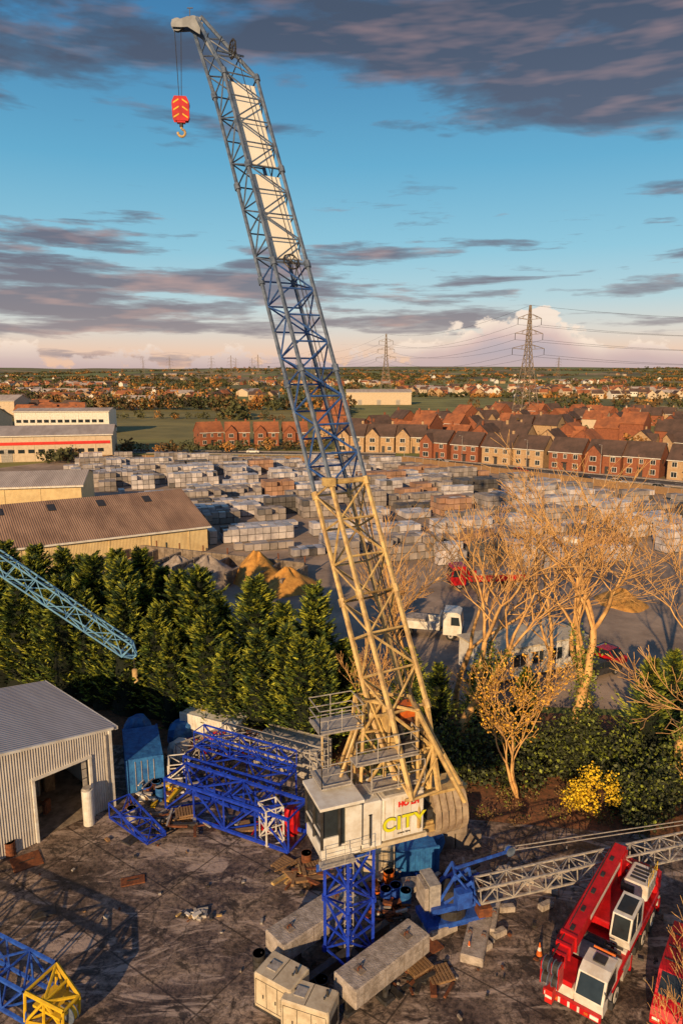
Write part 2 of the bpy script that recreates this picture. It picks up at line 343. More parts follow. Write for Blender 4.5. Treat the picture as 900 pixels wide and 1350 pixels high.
def text(body,size,loc,k,par,ex=.01,rx=math.pi/2,rz=0,name='lettering',off=.02):
    c=D.curves.new(name,'FONT'); c.body=body; c.size=size; c.extrude=ex; c.offset=off; c.align_x='CENTER'; c.materials.append(M[k]); c.space_character=1.08
    o=D.objects.new(name,c); COL.objects.link(o); o.location=loc; o.rotation_euler=(rx,0,rz); o.parent=par; return o
text('CITY',.92,(1.97,-1.69,7.78),'dark',up,.004,name='sign_outline',off=.04)
text('CITY',.92,(1.97,-1.71,7.78),'lime',up,off=.024)
text('HO LH',.32,(2.2,-1.68,8.87),'red2',up)
text('crane hire',.14,(1.97,-1.68,7.52),'dark',up,off=.0)
mb=MB()
for i in range(5):
    xx=3.25+i*.36; pr=[(xx,.9,2.35),(xx,.9,.3)]
    for t in range(9):
        an=-math.pi/2-t*math.pi/16; pr.append((xx,.2+1.1*math.cos(an),1.1+1.1*math.sin(an)))
    pr+= [(xx,-.8,1.7),(xx,-.45,2.35)]; mb.ext(pr,(.29,0,0),'cweight')
mb.box((4.1,.2,2.42),(2.0,1.3,.14),'tan'); mb.box((4.1,.95,1.4),(1.9,.12,1.9),'tan'); mb.box((4.1,-.2,1.2),(1.75,1.2,.8),'dark')
o=mb.obj('counterweight',(.55,-.5,6.15),0,parent=up)
mb=MB()
lattice(mb,(1.1,30.6,7.4),(1.3,31.3,13.0),(.9,.4,0),1.5,1.3,1.0,1.0,4,.10,.06,'tan')
for sy in(-.7,.8):
    mb.beam((3.3-sy*.1,30.6+sy,13.0),(5.6,30.3+sy,8.7),.12,'tan',6); mb.beam((3.3-sy*.1,30.6+sy,13.0),(1.3,31.3+sy*.6,13.0),.08,'tan',6)
    mb.beam((3.3-sy*.1,30.6+sy,13.0),(3.5,30.0+sy,7.6),.09,'tan',6)
    mb.beam((1.3,31.3+sy*.6,13),(3.5,30+sy,8),.06,'tan'); mb.beam((4.3,30.45+sy,10.8),(3.4,30.3+sy,9.0),.06,'tan')
    mb.beam((-.9,29.6+sy,7.6),(.8,30.8+sy*.6,12.2),.08,'tan',6)
mb.beam((3.4,29.9,13),(3.2,31.4,13),.12,'tan',8)
for z in (9.6,11.2): mb.beam((4.9-(z-8.6)*.45,29.6,z),(4.9-(z-8.6)*.45,31.1,z),.06,'tan')
mb.obj('a_frame',parent=crane)
mb=MB()
def plat(c,w,d,rz,sides='fblr'):
    cx,cy,cz=c; Rm=Matrix.Rotation(rz,3,'Z'); mb.box(c,(w,d,.07),'grey',rz)
    P=[Vector(c)+Rm@Vector(q) for q in((-w/2,-d/2,.04),(w/2,-d/2,.04),(w/2,d/2,.04),(-w/2,d/2,.04))]
    for k,(i,j) in zip('frbl',((0,1),(1,2),(2,3),(3,0))):
        if k in sides: rail(mb,[P[i],P[j]],'grey',1.1,.026,1.1)
plat((-.25,30.6,12.0),2.1,1.5,ang); plat((1.9,29.2,11.2),3.0,.8,ang,'fr'); plat((-.5,29.6,9.9),1.4,1.6,ang,'fl'); plat((2.4,29.4,9.75),2.6,.7,ang,'f')
for q in(-.9,.6): mb.beam((q,30.4,7.4),(q,30.6,12),.06,'tan')
for i in range(14): mb.beam((-.9,29.95,7.6+i*.32),(-.6,29.95,7.6+i*.32),.015,'grey')
mb.beam((-.9,29.95,7.4),(-.9,29.95,12.5),.02,'grey'); mb.beam((-.6,29.95,7.4),(-.6,29.95,12.5),.02,'grey')
mb.obj('catwalks',parent=crane)
mb=MB()
A=Vector((2.6,31,12.7));B=Vector((-6.65,46.5,45.9)); dj=(B-A).normalized(); LJ=(B-A).length
sd=Vector((.858,.513,0)); sd=(sd-dj*sd.dot(dj)).normalized(); nd=sd.cross(dj).normalized()
if nd.y>0: nd=-nd
def J(s,x=0,n=0): return A+dj*s+sd*x+nd*n
for s_,r_ in((-1.8,.42),(-.6,.32)):
    mb.beam(J(s_,-.7),J(s_,.7),r_,'rust' if s_>-1 else 'dark',16); mb.beam(J(s_,-.8),J(s_,-.7),r_+.15,'tan',16); mb.beam(J(s_,.7),J(s_,.8),r_+.15,'tan',16)
mb.box(J(-.2,.2,.3),(.8,.6,.6),'orange',.4); mb.box(J(-1.0,-.5,.2),(.5,.5,.7),'dark',.4)
mb.obj('winches',parent=crane)
def jib_part(name,s0,s1,kc,kb,bays,rc,rb,w0=2.0,h0=1.75,w1=2.0,h1=1.75):
    mb=MB(); lattice(mb,J(s0),J(s1),nd,w0,h0,w1,h1,bays,rc,rb,kc,kb,n=5); mb.obj(name,parent=crane)
jib_part('jib_foot_section',-4.0,-.2,'tan','tan',2,.14,.075,1.5,.7,2.0,1.75)
jib_part('jib_lower_section',-.2,5.3,'tan','tan',3,.13,.06)
jib_part('jib_lower_section',5.3,10.8,'tan','tan',3,.12,.06)
jib_part('jib_upper_section',10.8,17.0,'steelblue','jibblue',4,.115,.055)
jib_part('jib_upper_section',17.0,23.2,'steelblue','jibblue',4,.115,.05)
jib_part('jib_upper_section',23.2,29.3,'steelblue','steelblue',4,.11,.045)
jib_part('jib_upper_section',29.3,35.6,'steelblue','steelblue',4,.11,.045)
mb=MB()
for s_ in(-.2,5.3,10.8,17.0,23.2,29.3,35.6):
    for x in(-1,1):
        for n in(-.875,.875): mb.beam(J(s_-.2,x,n),J(s_+.2,x,n),.18,'tan' if s_<11 else 'steelblue',6)
mb.beam(J(10.9,-1.2,.9),J(10.9,1.2,.9),.1,'tan',6); mb.box(J(10.9,-1.1,.9),(.5,.5,.4),'tan',.5)
mb.obj('jib_joints',parent=crane)
tip=Vector((-8.66,47,47.9))
mb=MB()
for n in(-.875,.875):
    mb.beam(J(35.6,-1,n),tip+sd*.1+nd*n*.45,.11,'steelblue',6); mb.beam(J(35.6,1,n),tip+sd*.35+nd*n*.45+Vector((0,0,.1)),.11,'steelblue',6)
    for t in (.3,.6):
        a_=J(35.6,-1,n).lerp(tip+sd*.1+nd*n*.45,t); b_=J(35.6,1,n).lerp(tip+sd*.35+nd*n*.45,t+.05); mb.beam(a_,b_,.05,'steelblue')
        mb.beam(a_,J(35.6,1,n).lerp(tip+sd*.35+nd*n*.45,t-.28),.045,'steelblue')
for t in (.3,.6):
    a_=J(35.6,-1,-.875).lerp(tip,t); mb.beam(a_,a_+nd*1.3,.04,'steelblue'); a_=J(35.6,1,-.875).lerp(tip,t); mb.beam(a_,a_+nd*1.3,.04,'steelblue')
for yy in(-.3,.3):
    mb.ext([tip+Vector(q) for q in((.5,yy,.2),(-.3,yy,.25),(-.7,yy,.12),(-1.2,yy,.1),(-1.25,yy,-.3),(-.7,yy,-.32),(-.3,yy,-.3),(.4,yy,-.7))],(0,.07,0),'steelblue')
def sheave(mb,c,ax,r,k='dark'):
    c=Vector(c);ax=Vector(ax).normalized(); mb.beam(c-ax*.1,c+ax*.1,r,k,18); mb.beam(c-ax*.13,c-ax*.1,r+.05,'steelblue',18); mb.beam(c+ax*.1,c+ax*.13,r+.05,'steelblue',18)
sheave(mb,tip+Vector((-.95,0,-.1)),(0,1,0),.3); sheave(mb,tip+Vector((.0,0,.0)),(0,1,0),.32)
for i in range(8):
    t=i*math.pi/4; c_=J(37.4,-.1,.9); e_=(dj*math.cos(t)+nd*math.sin(t))*.5; e2=(dj*math.cos(t+math.pi/4)+nd*math.sin(t+math.pi/4))*.5
    mb.beam(c_+e_,c_+e2,.05,'dark'); mb.beam(c_,c_+e_,.025,'dark')
mb.beam(J(37.4,-.9,.6),J(37.4,.7,.6),.06,'steelblue')
mb.beam(tip+Vector((-.2,0,.2)),tip+Vector((-.2,0,.8)),.025,'dark'); mb.beam(tip+Vector((-.35,0,.8)),tip+Vector((.0,0,.8)),.03,'dark')
mb.obj('jib_head',parent=crane)
mb=MB()
for s_ in(23.2,):
    for i in range(10):
        t=i*math.pi/5; c_=J(s_,0,1.0); e_=(dj*math.cos(t)+sd*math.sin(t))*.45; e2=(dj*math.cos(t+math.pi/5)+sd*math.sin(t+math.pi/5))*.45
        mb.beam(c_+e_,c_+e2,.05,'dark'); mb.beam(c_,c_+e_,.025,'dark')
    mb.beam(J(s_,-1,.9),J(s_,1,.9),.07,'steelblue')
mb.beam(J(-.6,0,.3),J(23.2,.1,1.2),.022,'dark'); mb.beam(J(23.2,.1,1.2),J(37.4,-.1,1.2),.022,'dark'); mb.beam(J(-1.8,.3,.4),J(23.2,.5,.9),.02,'dark')
mb.beam(tip+Vector((-1.12,-.06,-.1)),(tip.x-1.02,47,43.9),.022,'dark'); mb.beam(tip+Vector((-.75,.06,-.1)),(tip.x-.88,47,43.9),.022,'dark')
mb.beam((3.3,30.6,13.1),J(10.8,.3,.9),.03,'dark'); mb.beam((3.2,31.3,13.1),J(10.8,.6,.9),.03,'dark')
mb.obj('ropes',parent=crane)
mb=MB()
for s0,s1 in((23.7,29.0),(29.7,35.3)):
    n=.55; c=[J(s0,-.9,n),J(s0,.88,n),J(s1,.88,n),J(s1,-.9,n)]; mb.ext(c,nd*.03,'banner')
    for t in (.0,.5,1): mb.beam(J(s0+(s1-s0)*t,-1,n),J(s0+(s1-s0)*t,1,n),.03,'grey')
mb.obj('banner_panels',parent=crane)
mb=MB(); hx,hy=tip.x-.95,47
for yy in(-.2,.16):
    pr=[(-.42,yy,0),(-.5,yy,.2),(-.5,yy,1.05),(-.35,yy,1.35),(.35,yy,1.35),(.5,yy,1.05),(.5,yy,.2),(.42,yy,0)]; mb.ext(pr,(0,.05,0),'red')
    ys_=yy-.012 if yy<0 else yy+.062
    for i in range(3):
        z=.12+i*.4
        for sg in(-1,1): mb.quad([(sg*.1,ys_,z+.2),(sg*.42,ys_,z),(sg*.42,ys_,z+.09),(sg*.1,ys_,z+.29)],'yellow')
for xx in(-.25,.25): sheave(mb,(xx,0,.9),(0,1,0),.24)
mb.box((0,0,.05),(.5,.34,.3),'red'); mb.beam((0,0,-.1),(0,0,-.3),.12,'dark',8)
pts=[(.0,-.3),(.02,-.42),(.17,-.5),(.22,-.66),(.12,-.82),(-.06,-.85),(-.2,-.74),(-.22,-.6)]
for p,q in zip(pts[:-1],pts[1:]): mb.beam((p[0],0,p[1]),(q[0],0,q[1]),.075,'tan',7)
mb.obj('hook_block',(hx,hy,42.6),.15,parent=crane)

# ---------------------------------------------------------------- second crane jib (left)
c2=empty('light_blue_crane'); mb=MB()
lattice(mb,(-31,34,29.5),(-12.6,40,11.9),(0,0,1),1.0,.95,.95,.85,20,.055,.032,'ltblue',n=4)
lattice(mb,(-12.6,40,11.9),(-12.2,40.1,11.4),(0,0,1),.95,.85,.3,.3,1,.05,.04,'ltblue'); mb.obj('jib',parent=c2)
mb=MB(); lattice(mb,(-31.5,33.8,0),(-31.5,33.8,30.5),(1,0,0),1.5,1.5,1.5,1.5,19,.08,.04,'ltblue'); mb.cbox((-31.5,33.8,.3),(4,4,.6),'conc'); mb.obj('mast',parent=c2)
mb=MB(); mb.beam((-12.25,40.1,11.4),(-12.25,40.1,10.6),.02,'dark'); mb.cbox((-12.25,40.1,10.35),(.3,.2,.5),'tan'); mb.beam((-12.25,40.1,10.1),(-12.1,40.1,9.85),.05,'tan',6);mb.beam((-12.1,40.1,9.85),(-12.3,40.1,9.7),.05,'tan',6); mb.obj('hook',parent=c2)

# ---------------------------------------------------------------- lattice sections lying in yard
def section(name,p0,p1,w,h,bays,k,rc=.08,rb=.045,kb=None,tap=None):
    mb=MB(); w1,h1=tap or (w,h); lattice(mb,p0,p1,(0,0,1),w,h,w1,h1,bays,rc,rb,k,kb,n=5); return mb.obj(name)
section('blue_tower_section',(-10.8,42.7,1.35),(-2.6,38.4,1.35),2.1,2.1,4,'royal',.12,.065)
section('blue_tower_section',(-10.3,45.6,1.3),(-3.4,42.1,1.3),1.9,1.9,4,'royal',.10,.06)
section('blue_jib_section',(-9.9,46.2,3.0),(-3.2,42.8,2.9),1.1,1.1,5,'royal',.07,.04)
section('grey_jib_section',(-8.5,47.6,2.5),(-1.4,44.2,2.4),1.0,.9,6,'grey',.06,.035)
section('grey_jib_section',(-11.4,46.8,1.1),(-8.9,49.0,1.1),1.3,1.2,3,'grey',.06,.035)
section('small_blue_jib_section',(-14.2,41.6,.6),(-11.0,38.4,.55),1.4,1.0,3,'royal',.07,.045,tap=(1.2,.2))
def cage(name,c,s,h,k,rz=0):
    mb=MB(); lattice(mb,(0,0,0),(0,0,h),(1,0,0),s,s,s,s,2,.06,.04,k); return mb.obj(name,c,rz)
cage('white_steel_cage',(-4.2,38.7,.3),1.1,2.3,'white',.5)
cage('white_steel_cage',(-11.0,44.4,.2),1.3,2.0,'white',.2)
ob=section('blue_crane_jib',(-26,33.5,1.1),(-13.2,27.0,1.1),1.7,1.6,9,'blue',.10,.055)
mb=MB(); lattice(mb,(-13.2,27.0,1.1),(-11.6,26.2,.9),(0,0,1),1.7,1.6,.9,.9,2,.09,.07,'yellow',n=6)
mb.box((-12.3,26.5,1.1),(1.6,1.2,.12),'yellow',-.46); sheave(mb,(-11.7,26.2,.9),(.45,.9,0),.4,'yellow'); o=mb.obj('yellow_head'); o.parent=ob
# ---------------------------------------------------------------- small blue crane with grey lattice jib
sc=empty('small_blue_crane'); mb=MB()
mb.box((0,0,.55),(3.2,1.6,.3),'blue',.3); mb.beam((0,0,.7),(0,0,1.2),.8,'dark',16); mb.box((0,0,1.35),(2.6,1.3,.3),'blue',.3)
mb.box((-1.1,-.1,1.95),(.6,1.3,1.5),'grey',.3); mb.box((-1.5,-.3,1.95),(.2,1.1,1.3),'conc',.3)
for y in(-.5,.5):
    mb.beam((-.4,y,1.5),(1.0,y+.2,2.6),.09,'blue',6); mb.beam((1.2,y+.3,1.5),(1.0,y+.2,2.6),.09,'blue',6); mb.beam((-.7,y,1.5),(.1,y,3.1),.08,'blue',6); mb.beam((.1,y,3.1),(1.4,y,1.4),.06,'blue',6)
mb.beam((.1,-.5,3.1),(.1,.5,3.1),.08,'blue',6); mb.beam((-.1,-.5,1.8),(-.1,.5,1.8),.35,'dark',14); mb.box((.5,-.6,1.9),(.8,.5,.9),'blue',.3); mb.box((1.6,-.4,1.1),(.7,.6,.5),'rust',.2)
mb.beam((.1,0,3.1),(3.2,1.6,2.9),.09,'blue',6); sheave(mb,(3.3,1.6,2.95),(.4,-.9,0),.22,'blue')
mb.obj('base_and_winch',(5.6,32.4,0),parent=sc)
mb=MB(); lattice(mb,(6.9,32.2,2.0),(24,35.4,3.6),(0,0,1),.9,.85,.85,.8,20,.06,.035,'grey',n=4); mb.obj('jib',parent=sc)
mb=MB()
for y in(0,.3): mb.beam((5.7,32.4+y,3.1),(8.9,34+y,2.95),.02,'dark'); mb.beam((8.9,34+y,2.95),(24,35.7+y,4.2),.025,'grey')
mb.obj('stay_ropes',parent=sc)
mb=MB()
for q in(-.5,.5): mb.beam((24+q,35.4,0),(24,35.4,3.2),.08,'rust',6)
mb.cbox((24,35.4,.1),(1.6,.8,.2),'wood'); mb.obj('trestle',parent=sc)
for x,y,s1,s2,h,rz in((5.0,31.8,1.6,.9,.5,.5),(6.7,31.0,1.1,2.9,.45,-.35),(7.6,32.6,1.0,2.3,.4,-.35),(4.0,34.6,1.4,.9,.6,.1)):
    mb=MB(); mb.cbox((0,0,h/2),(s1,s2,h),'conc',0,.04); mb.box((0,0,h/2-.02),(s1+.01,.04,h*.9),'concd')
    for q in(-.3,.3): mb.beam((q*s1-.08,0,h),(q*s1-.08,0,h+.12),.02,'rust'); mb.beam((q*s1-.08,0,h+.12),(q*s1+.08,0,h+.12),.02,'rust'); mb.beam((q*s1+.08,0,h),(q*s1+.08,0,h+.12),.02,'rust')
    mb.obj('concrete_ballast_block',(x,y,.03),rz)
for x,y,r in((10.2,35.2,.2),(11.4,34.6,-.3),(12.3,35.6,.1),(9.2,36.2,.3),(17.0,32.4,-.2),(7.9,31.5,.5),(7.0,30.6,.6),(15.9,33.8,.2),(18.2,31.3,.4),(8.7,33.2,.1),(10.8,33.4,.5)):
    mb=MB(); mb.cbox((0,0,.14),(.85,.4,.28),'conc',0,.05); mb.obj('kerb_stone',(x,y,.03),r)
# ---------------------------------------------------------------- vehicles
def wheel(mb,x,y,r,w,hub='grey'):
    mb.beam((x,y-w/2,r),(x,y+w/2,r),r,'rubber',22)
    for q in(-1,1): mb.beam((x,y+q*(w/2),r),(x,y+q*(w/2+.02),r),r*.55,hub,14); mb.beam((x,y+q*(w/2+.02),r),(x,y+q*(w/2+.05),r),r*.2,'dark',8)
def mobile_crane():
    e=empty('red_mobile_crane',(12.8,30.2,.03),math.radians(232)); e.scale=(1.06,1.06,1.06)
    mb=MB(); mb.box((-.1,0,.95),(8.0,1.1,.4),'dark'); mb.cbox((-.8,0,1.35),(6.4,2.45,.22),'red',0,.05)
    for x in(-2.9,-1.45,2.5):
        for y in(-1.02,1.02): wheel(mb,x,y,.6,.42,'white'); mb.box((x,y*1.02,1.27),(1.4,.5,.05),'red')
        mb.beam((x,-1,.6),(x,1,.6),.1,'dark')
    for x in(.6,-3.9):
        for y in(-1,1): mb.box((x,y*.9,.95),(.4,.7,.32),'white'); mb.box((x,y*1.2,.75),(.2,.2,.7),'red'); mb.cbox((x,y*1.2,.4),(.5,.35,.08),'dark')
    for y in(-1.1,1.1): mb.box((1.2,y,.95),(1.1,.35,.5),'grey'); mb.box((-.3,y,.85),(.5,.35,.4),'dark')
    mb.box((1.6,-.1,1.5),(1.6,1.2,.06),'grey'); mb.box((.6,.9,1.5),(1.0,.5,.12),'white'); mb.beam((1.2,-.9,1.6),(1.2,.3,1.6),.2,'dark',12)
    for i in range(5): mb.box((1.0+i*.28,.55,1.56),(.12,.9,.06),'dark')
    mb.box((1.9,.95,1.35),(.6,.4,.5),'white')
    mb.obj('carrier',parent=e,bevel=.02)
    mb=MB()
    pr=[(2.5,.75),(4.15,.75),(4.25,1.35),(3.85,2.2),(3.4,2.35),(2.6,2.35),(2.4,2.2)]; mb.ext([(x,.05,z) for x,z in pr],(0,1.17,0),'white')
    mb.cbox((3.3,-.6,1.05),(1.7,1.2,.6),'white'); mb.box((3.4,-.6,1.45),(1.4,1.0,.25),'red')
    mb.quad([(4.262,.12,1.42),(4.262,1.14,1.42),(3.89,1.12,2.16),(3.89,.14,2.16)],'glass')
    mb.quad([(2.75,1.235,1.45),(4.05,1.235,1.45),(3.78,1.235,2.15),(2.75,1.235,2.15)],'glass')
    mb.box((3.0,.65,2.39),(.5,.5,.06),'dark'); mb.beam((2.5,.2,2.42),(2.5,1.1,2.42),.05,'orange',8)
    mb.box((4.28,0,.78),(.16,2.4,.3),'red')
    for y in(-.95,.95): mb.box((4.38,y,.8),(.05,.35,.16),'banner'); mb.box((4.38,y*.65,.8),(.05,.16,.12),'orange')
    for i in range(6): mb.box((4.38,-.5+i*.2,.8),(.02,.1,.26),'red' if i%2 else 'white')
    mb.beam((4.1,1.2,1.9),(4.35,1.5,1.9),.025,'dark'); mb.box((4.35,1.52,1.75),(.08,.2,.35),'dark')
    mb.beam((4.02,.2,1.5),(3.95,.75,1.9),.015,'dark')
    mb.obj('driver_cab',parent=e,bevel=.02)
    mb=MB(); mb.beam((-1.2,0,1.45),(-1.2,0,1.7),.75,'dark',20); mb.cbox((-1.6,0,1.85),(3.9,2.0,.35),'red',0,.05)
    mb.cbox((-2.9,.55,2.35),(1.6,1.1,.75),'white'); mb.cbox((-3.9,0,2.0),(.75,2.4,.95),'red',0,.1)
    for i in range(5): mb.box((-3.4+i*.25,1.11,2.35),(.06,.02,.5),'dark')
    for i in range(4): mb.box((-3.3+i*.28,.55,2.74),(.16,.7,.03),'dark')
    mb.beam((-2.3,-.1,2.3),(-2.3,.5,2.3),.3,'dark',14); mb.box((-3.1,-.35,2.6),(.9,.15,1.3),'red'); mb.box((-3.1,-.95,2.6),(.9,.15,1.3),'red')
    mb.beam((-.9,-.65,2.0),(1.6,-.65,2.65),.14,'grey',10)
    mb.beam((-3.2,.9,2.8),(-3.2,.9,3.2),.07,'dark',8)
    rail(mb,[(-3.6,1.1,2.75),(-2.1,1.1,2.75)],'yellow',.5,.018,.7)
    mb.obj('superstructure',parent=e,bevel=.02)
    mb=MB(); pr=[(-.9,.4,1.6),(.9,.4,1.6),(1.1,.4,2.1),(.8,.4,3.05),(-.7,.4,3.15),(-.95,.4,2.9)]; mb.ext(pr,(0,.85,0),'white')
    mb.quad([(1.108,.48,2.15),(1.108,1.18,2.15),(.83,1.18,3.0),(.83,.48,3.0)],'glass'); mb.quad([(-.6,1.262,2.1),(.95,1.262,2.1),(.72,1.262,2.95),(-.6,1.262,3.0)],'glass'); mb.quad([(-.5,.5,3.145),(.6,.5,3.085),(.6,1.15,3.085),(-.5,1.15,3.145)],'glass')
    mb.box((.1,1.27,2.5),(.06,.02,.9),'white')
    mb.obj('crane_cab',parent=e,bevel=.015)
    mb=MB(); p0=Vector((-3.5,-.65,3.1)); p1=Vector((4.9,-.65,2.55)); d=p1-p0; ry=math.atan2(-(p1.z-p0.z),p1.x-p0.x)
    for t0,t1,s in((0,.80,.62),(.8,.87,.54),(.87,.93,.46),(.93,1,.38)):
        c=p0.lerp(p1,(t0+t1)/2); mb.box(c,(d.length*(t1-t0),s,s*1.1),'red',0,0,ry); cc=p0.lerp(p1,t1-.006); mb.box(cc,(.14,s+.1,s*1.1+.1),'red',0,0,ry)
    mb.box(p0.lerp(p1,.35)+Vector((0,.316,0)),(4.0,.012,.22),'white',0,0,ry)
    for t in(.15,.3,.45,.6,.75): mb.box(p0.lerp(p1,t)+Vector((0,0,.36)),(.3,.16,.06),'dark',0,0,ry)
    mb.beam(p0+Vector((0,-.25,.38)),p1+Vector((0,-.15,.3)),.03,'dark')
    for z in(-.35,.25):
        for y in(-.2,.2): sheave(mb,p1+Vector((.1,y,z)),(0,1,0),.24,'dark')
    for y in(-.36,.36): mb.box(p1+Vector((.1,y,-.05)),(.5,.05,1.0),'red')
    mb.box(p1+Vector((.1,0,-1.05)),(.45,.3,.6),'red2'); mb.box(p1+Vector((.33,0,-1.05)),(.01,.28,.12),'white'); mb.beam(p1+Vector((.1,0,-1.3)),p1+Vector((.1,0,-1.55)),.07,'dark',8); mb.beam(p1+Vector((.1,.08,-.4)),p1+Vector((.1,.08,-.8)),.02,'dark')
    mb.obj('telescopic_boom',parent=e,bevel=.02)
    mb=MB(); lattice(mb,(-3.0,-1.2,1.9),(2.6,-1.2,1.9),(0,0,1),.35,.5,.3,.4,9,.035,.02,'red'); mb.obj('fly_jib',parent=e)
mobile_crane()
def car(name,loc,rz,k,L_=4.3,W=1.78,H=1.5,van=False):
    mb=MB(); h=L_/2
    if van: body=[(-h,.35),(h-.05,.35),(h,.8),(h-.2,1.1),(h-.75,1.3),(h-1.35,H-.05),(h-1.6,H),(-h+.1,H),(-h,H-.3)]
    else: body=[(-h,.35),(h,.35),(h,.65),(h-.1,.82),(h-1.0,.95),(-h+.5,.98),(-h+.05,.9),(-h,.6)]
    mb.ext([(x,-W/2,z) for x,z in body],(0,W,0),k)
    if not van:
        gh=[(h-1.15,.94),(h-1.75,H-.06),(h-2.0,H),(-h+1.1,H),(-h+.75,H-.08),(-h+.3,.97)]; mb.ext([(x,-W/2+.1,z) for x,z in gh],(0,W-.2,0),'glass')
        mb.box(((-h+1.05+h-1.95)/2,0,H+.0),((h-1.95)-(-h+1.05),W-.3,.05),k)
        for y in(-1,1):
            mb.beam((h-1.15,y*(W/2-.1),.95),(h-1.85,y*(W/2-.1),H),.035,k); mb.beam((-h+.4,y*(W/2-.1),.95),(-h+.9,y*(W/2-.1),H),.05,k); mb.beam((-.2,y*(W/2-.09),.95),(-.2,y*(W/2-.09),H),.03,k)
    else:
        mb.quad([(h-.73,-W/2+.12,1.32),(h-.73,W/2-.12,1.32),(h-1.32,W/2-.15,H-.07),(h-1.32,-W/2+.15,H-.07)],'glass')
        for y in(-1,1): mb.quad([(h-.95,y*(W/2+.006),1.25),(h-1.45,y*(W/2+.006),H-.15),(h-2.2,y*(W/2+.006),H-.15),(h-2.2,y*(W/2+.006),1.25)],'glass')
        for i in range(3): mb.box((-h+1+i*.9,0,H+.03),(.05,W-.2,.05),'dark')
    for x in(-h+.8,h-.85):
        for y in(-1,1): wheel(mb,x,y*(W/2-.1),.32,.2)
    for y in(-1,1): mb.box((h+.005,y*(W/2-.25),.68),(.03,.3,.12),'banner'); mb.box((-h-.005,y*(W/2-.2),.75),(.03,.2,.15),'red2')
    return mb.obj(name,loc,rz,bevel=.02)
car('red_van',(15.4,27.6,.03),math.radians(235),'red',4.8,1.95,2.1,True)
car('parked_car',(24,63.2,.03),.5,'dark')
car('red_car',(25.5,66.5,.03),2.2,'red')
for x,y,k,r in((68,176,'white',-.7),(62,181,'dark',-.7),(75,168,'grey',-.7),(49,196,'red',-.7),(90,165,'white',1.0),(84,150,'dark',2.4),(94,158,'grey',-.7),(30,216,'white',-.6),(70,150,'white',.4),(74,147,'dark',.4),(79,144,'grey',.4),(-2,236,'grey',0),(-30,244,'white',0)):
    car('parked_car',(x,y,.06),r,k)
def lorry(name,loc,rz,k,kb,L_=8):
    mb=MB(); mb.box((0,0,.8),(L_,.9,.25),'dark')
    pr=[(L_/2-1.9,.6),(L_/2,.6),(L_/2+.05,1.5),(L_/2-.15,2.9),(L_/2-.5,3.1),(L_/2-1.9,3.1)]; mb.ext([(x,-1.22,z) for x,z in pr],(0,2.44,0),k)
    mb.quad([(L_/2+.058,-1.08,1.6),(L_/2+.058,1.08,1.6),(L_/2-.1,1.05,2.7),(L_/2-.1,-1.05,2.7)],'glass')
    for y in(-1.232,1.232): mb.quad([(L_/2-.15,y,1.7),(L_/2-1.1,y,1.7),(L_/2-1.1,y,2.6),(L_/2-.3,y,2.6)],'glass')
    mb.box((-1.1,0,1.1),(L_-2.4,2.45,.18),kb); mb.box((-1.1,1.2,1.5),(L_-2.4,.06,.7),kb); mb.box((-1.1,-1.2,1.5),(L_-2.4,.06,.7),kb); mb.box((L_/2-2.3,0,1.8),(.08,2.4,1.4),kb)
    mb.box((-1.6,.1,1.6),(L_-4.5,1.9,.8),'conc')
    for x in(L_/2-1.1,-L_/2+1.1,-L_/2+2.4):
        for y in(-1,1): wheel(mb,x,y,.5,.32)
    mb.box((L_/2+.06,0,.75),(.1,2.3,.3),'dark')
    return mb.obj(name,loc,rz,bevel=.02)
lorry('white_lorry',(8.9,73.5,.03),-.25,'white','white',8)
lorry('red_flatbed_lorry',(19,91,.03),math.pi+.1,'red','red',10)
lorry('white_lorry',(33,104,.03),.8,'white','grey',8)
# ---------------------------------------------------------------- generators, clutter
def genset(name,loc,rz,s=(2.6,1.3,1.7)):
    mb=MB(); x,y,z=s; mb.cbox((0,0,z/2+.15),(x,y,z),'beige',0,.06); mb.box((0,0,.08),(x+.1,y,.16),'dark')
    for sg in(-1,1):
        for i in range(4): mb.box((-x/2+.12+i*(x-.24)/3,sg*(y/2+.004),z*.55),(.025,.012,z*.75),'dark')
        for zz in(.17,.93): mb.box((0,sg*(y/2+.003),z*zz+.02),(x-.24,.01,.025),'dark')
        for i in range(3): mb.box((-x/3+i*x/3+.2,sg*(y/2+.02),z*.5),(.05,.03,.16),'dark')
        for j in range(7): mb.box((x/3,sg*(y/2+.015),z*.35+j*.09),(x/5,.02,.045),'dark')
    for j in range(8): mb.box((x/2+.01,0,z*.3+j*.1),(.02,y*.7,.045),'dark')
    mb.box((-.4,0,z+.17),(.5,.5,.05),'grey'); mb.beam((x/3,.2,z+.1),(x/3,.2,z+.45),.06,'dark',8); mb.box((-x/2-.01,.2,z*.6),(.02,.5,.4),'white')
    mb.box((0,0,z+.155),(.03,y-.2,.02),'dark')
    for q in(-1,1): mb.beam((q*x*.3,0,z+.15),(q*x*.3,0,z+.25),.04,'dark',6)
    return mb.obj(name,loc,rz)
genset('generator',(-2.65,27.4,.03),-.55,(2.0,1.5,1.7)); genset('generator',(-1.35,26.2,.03),-.35,(2.2,1.3,1.6))
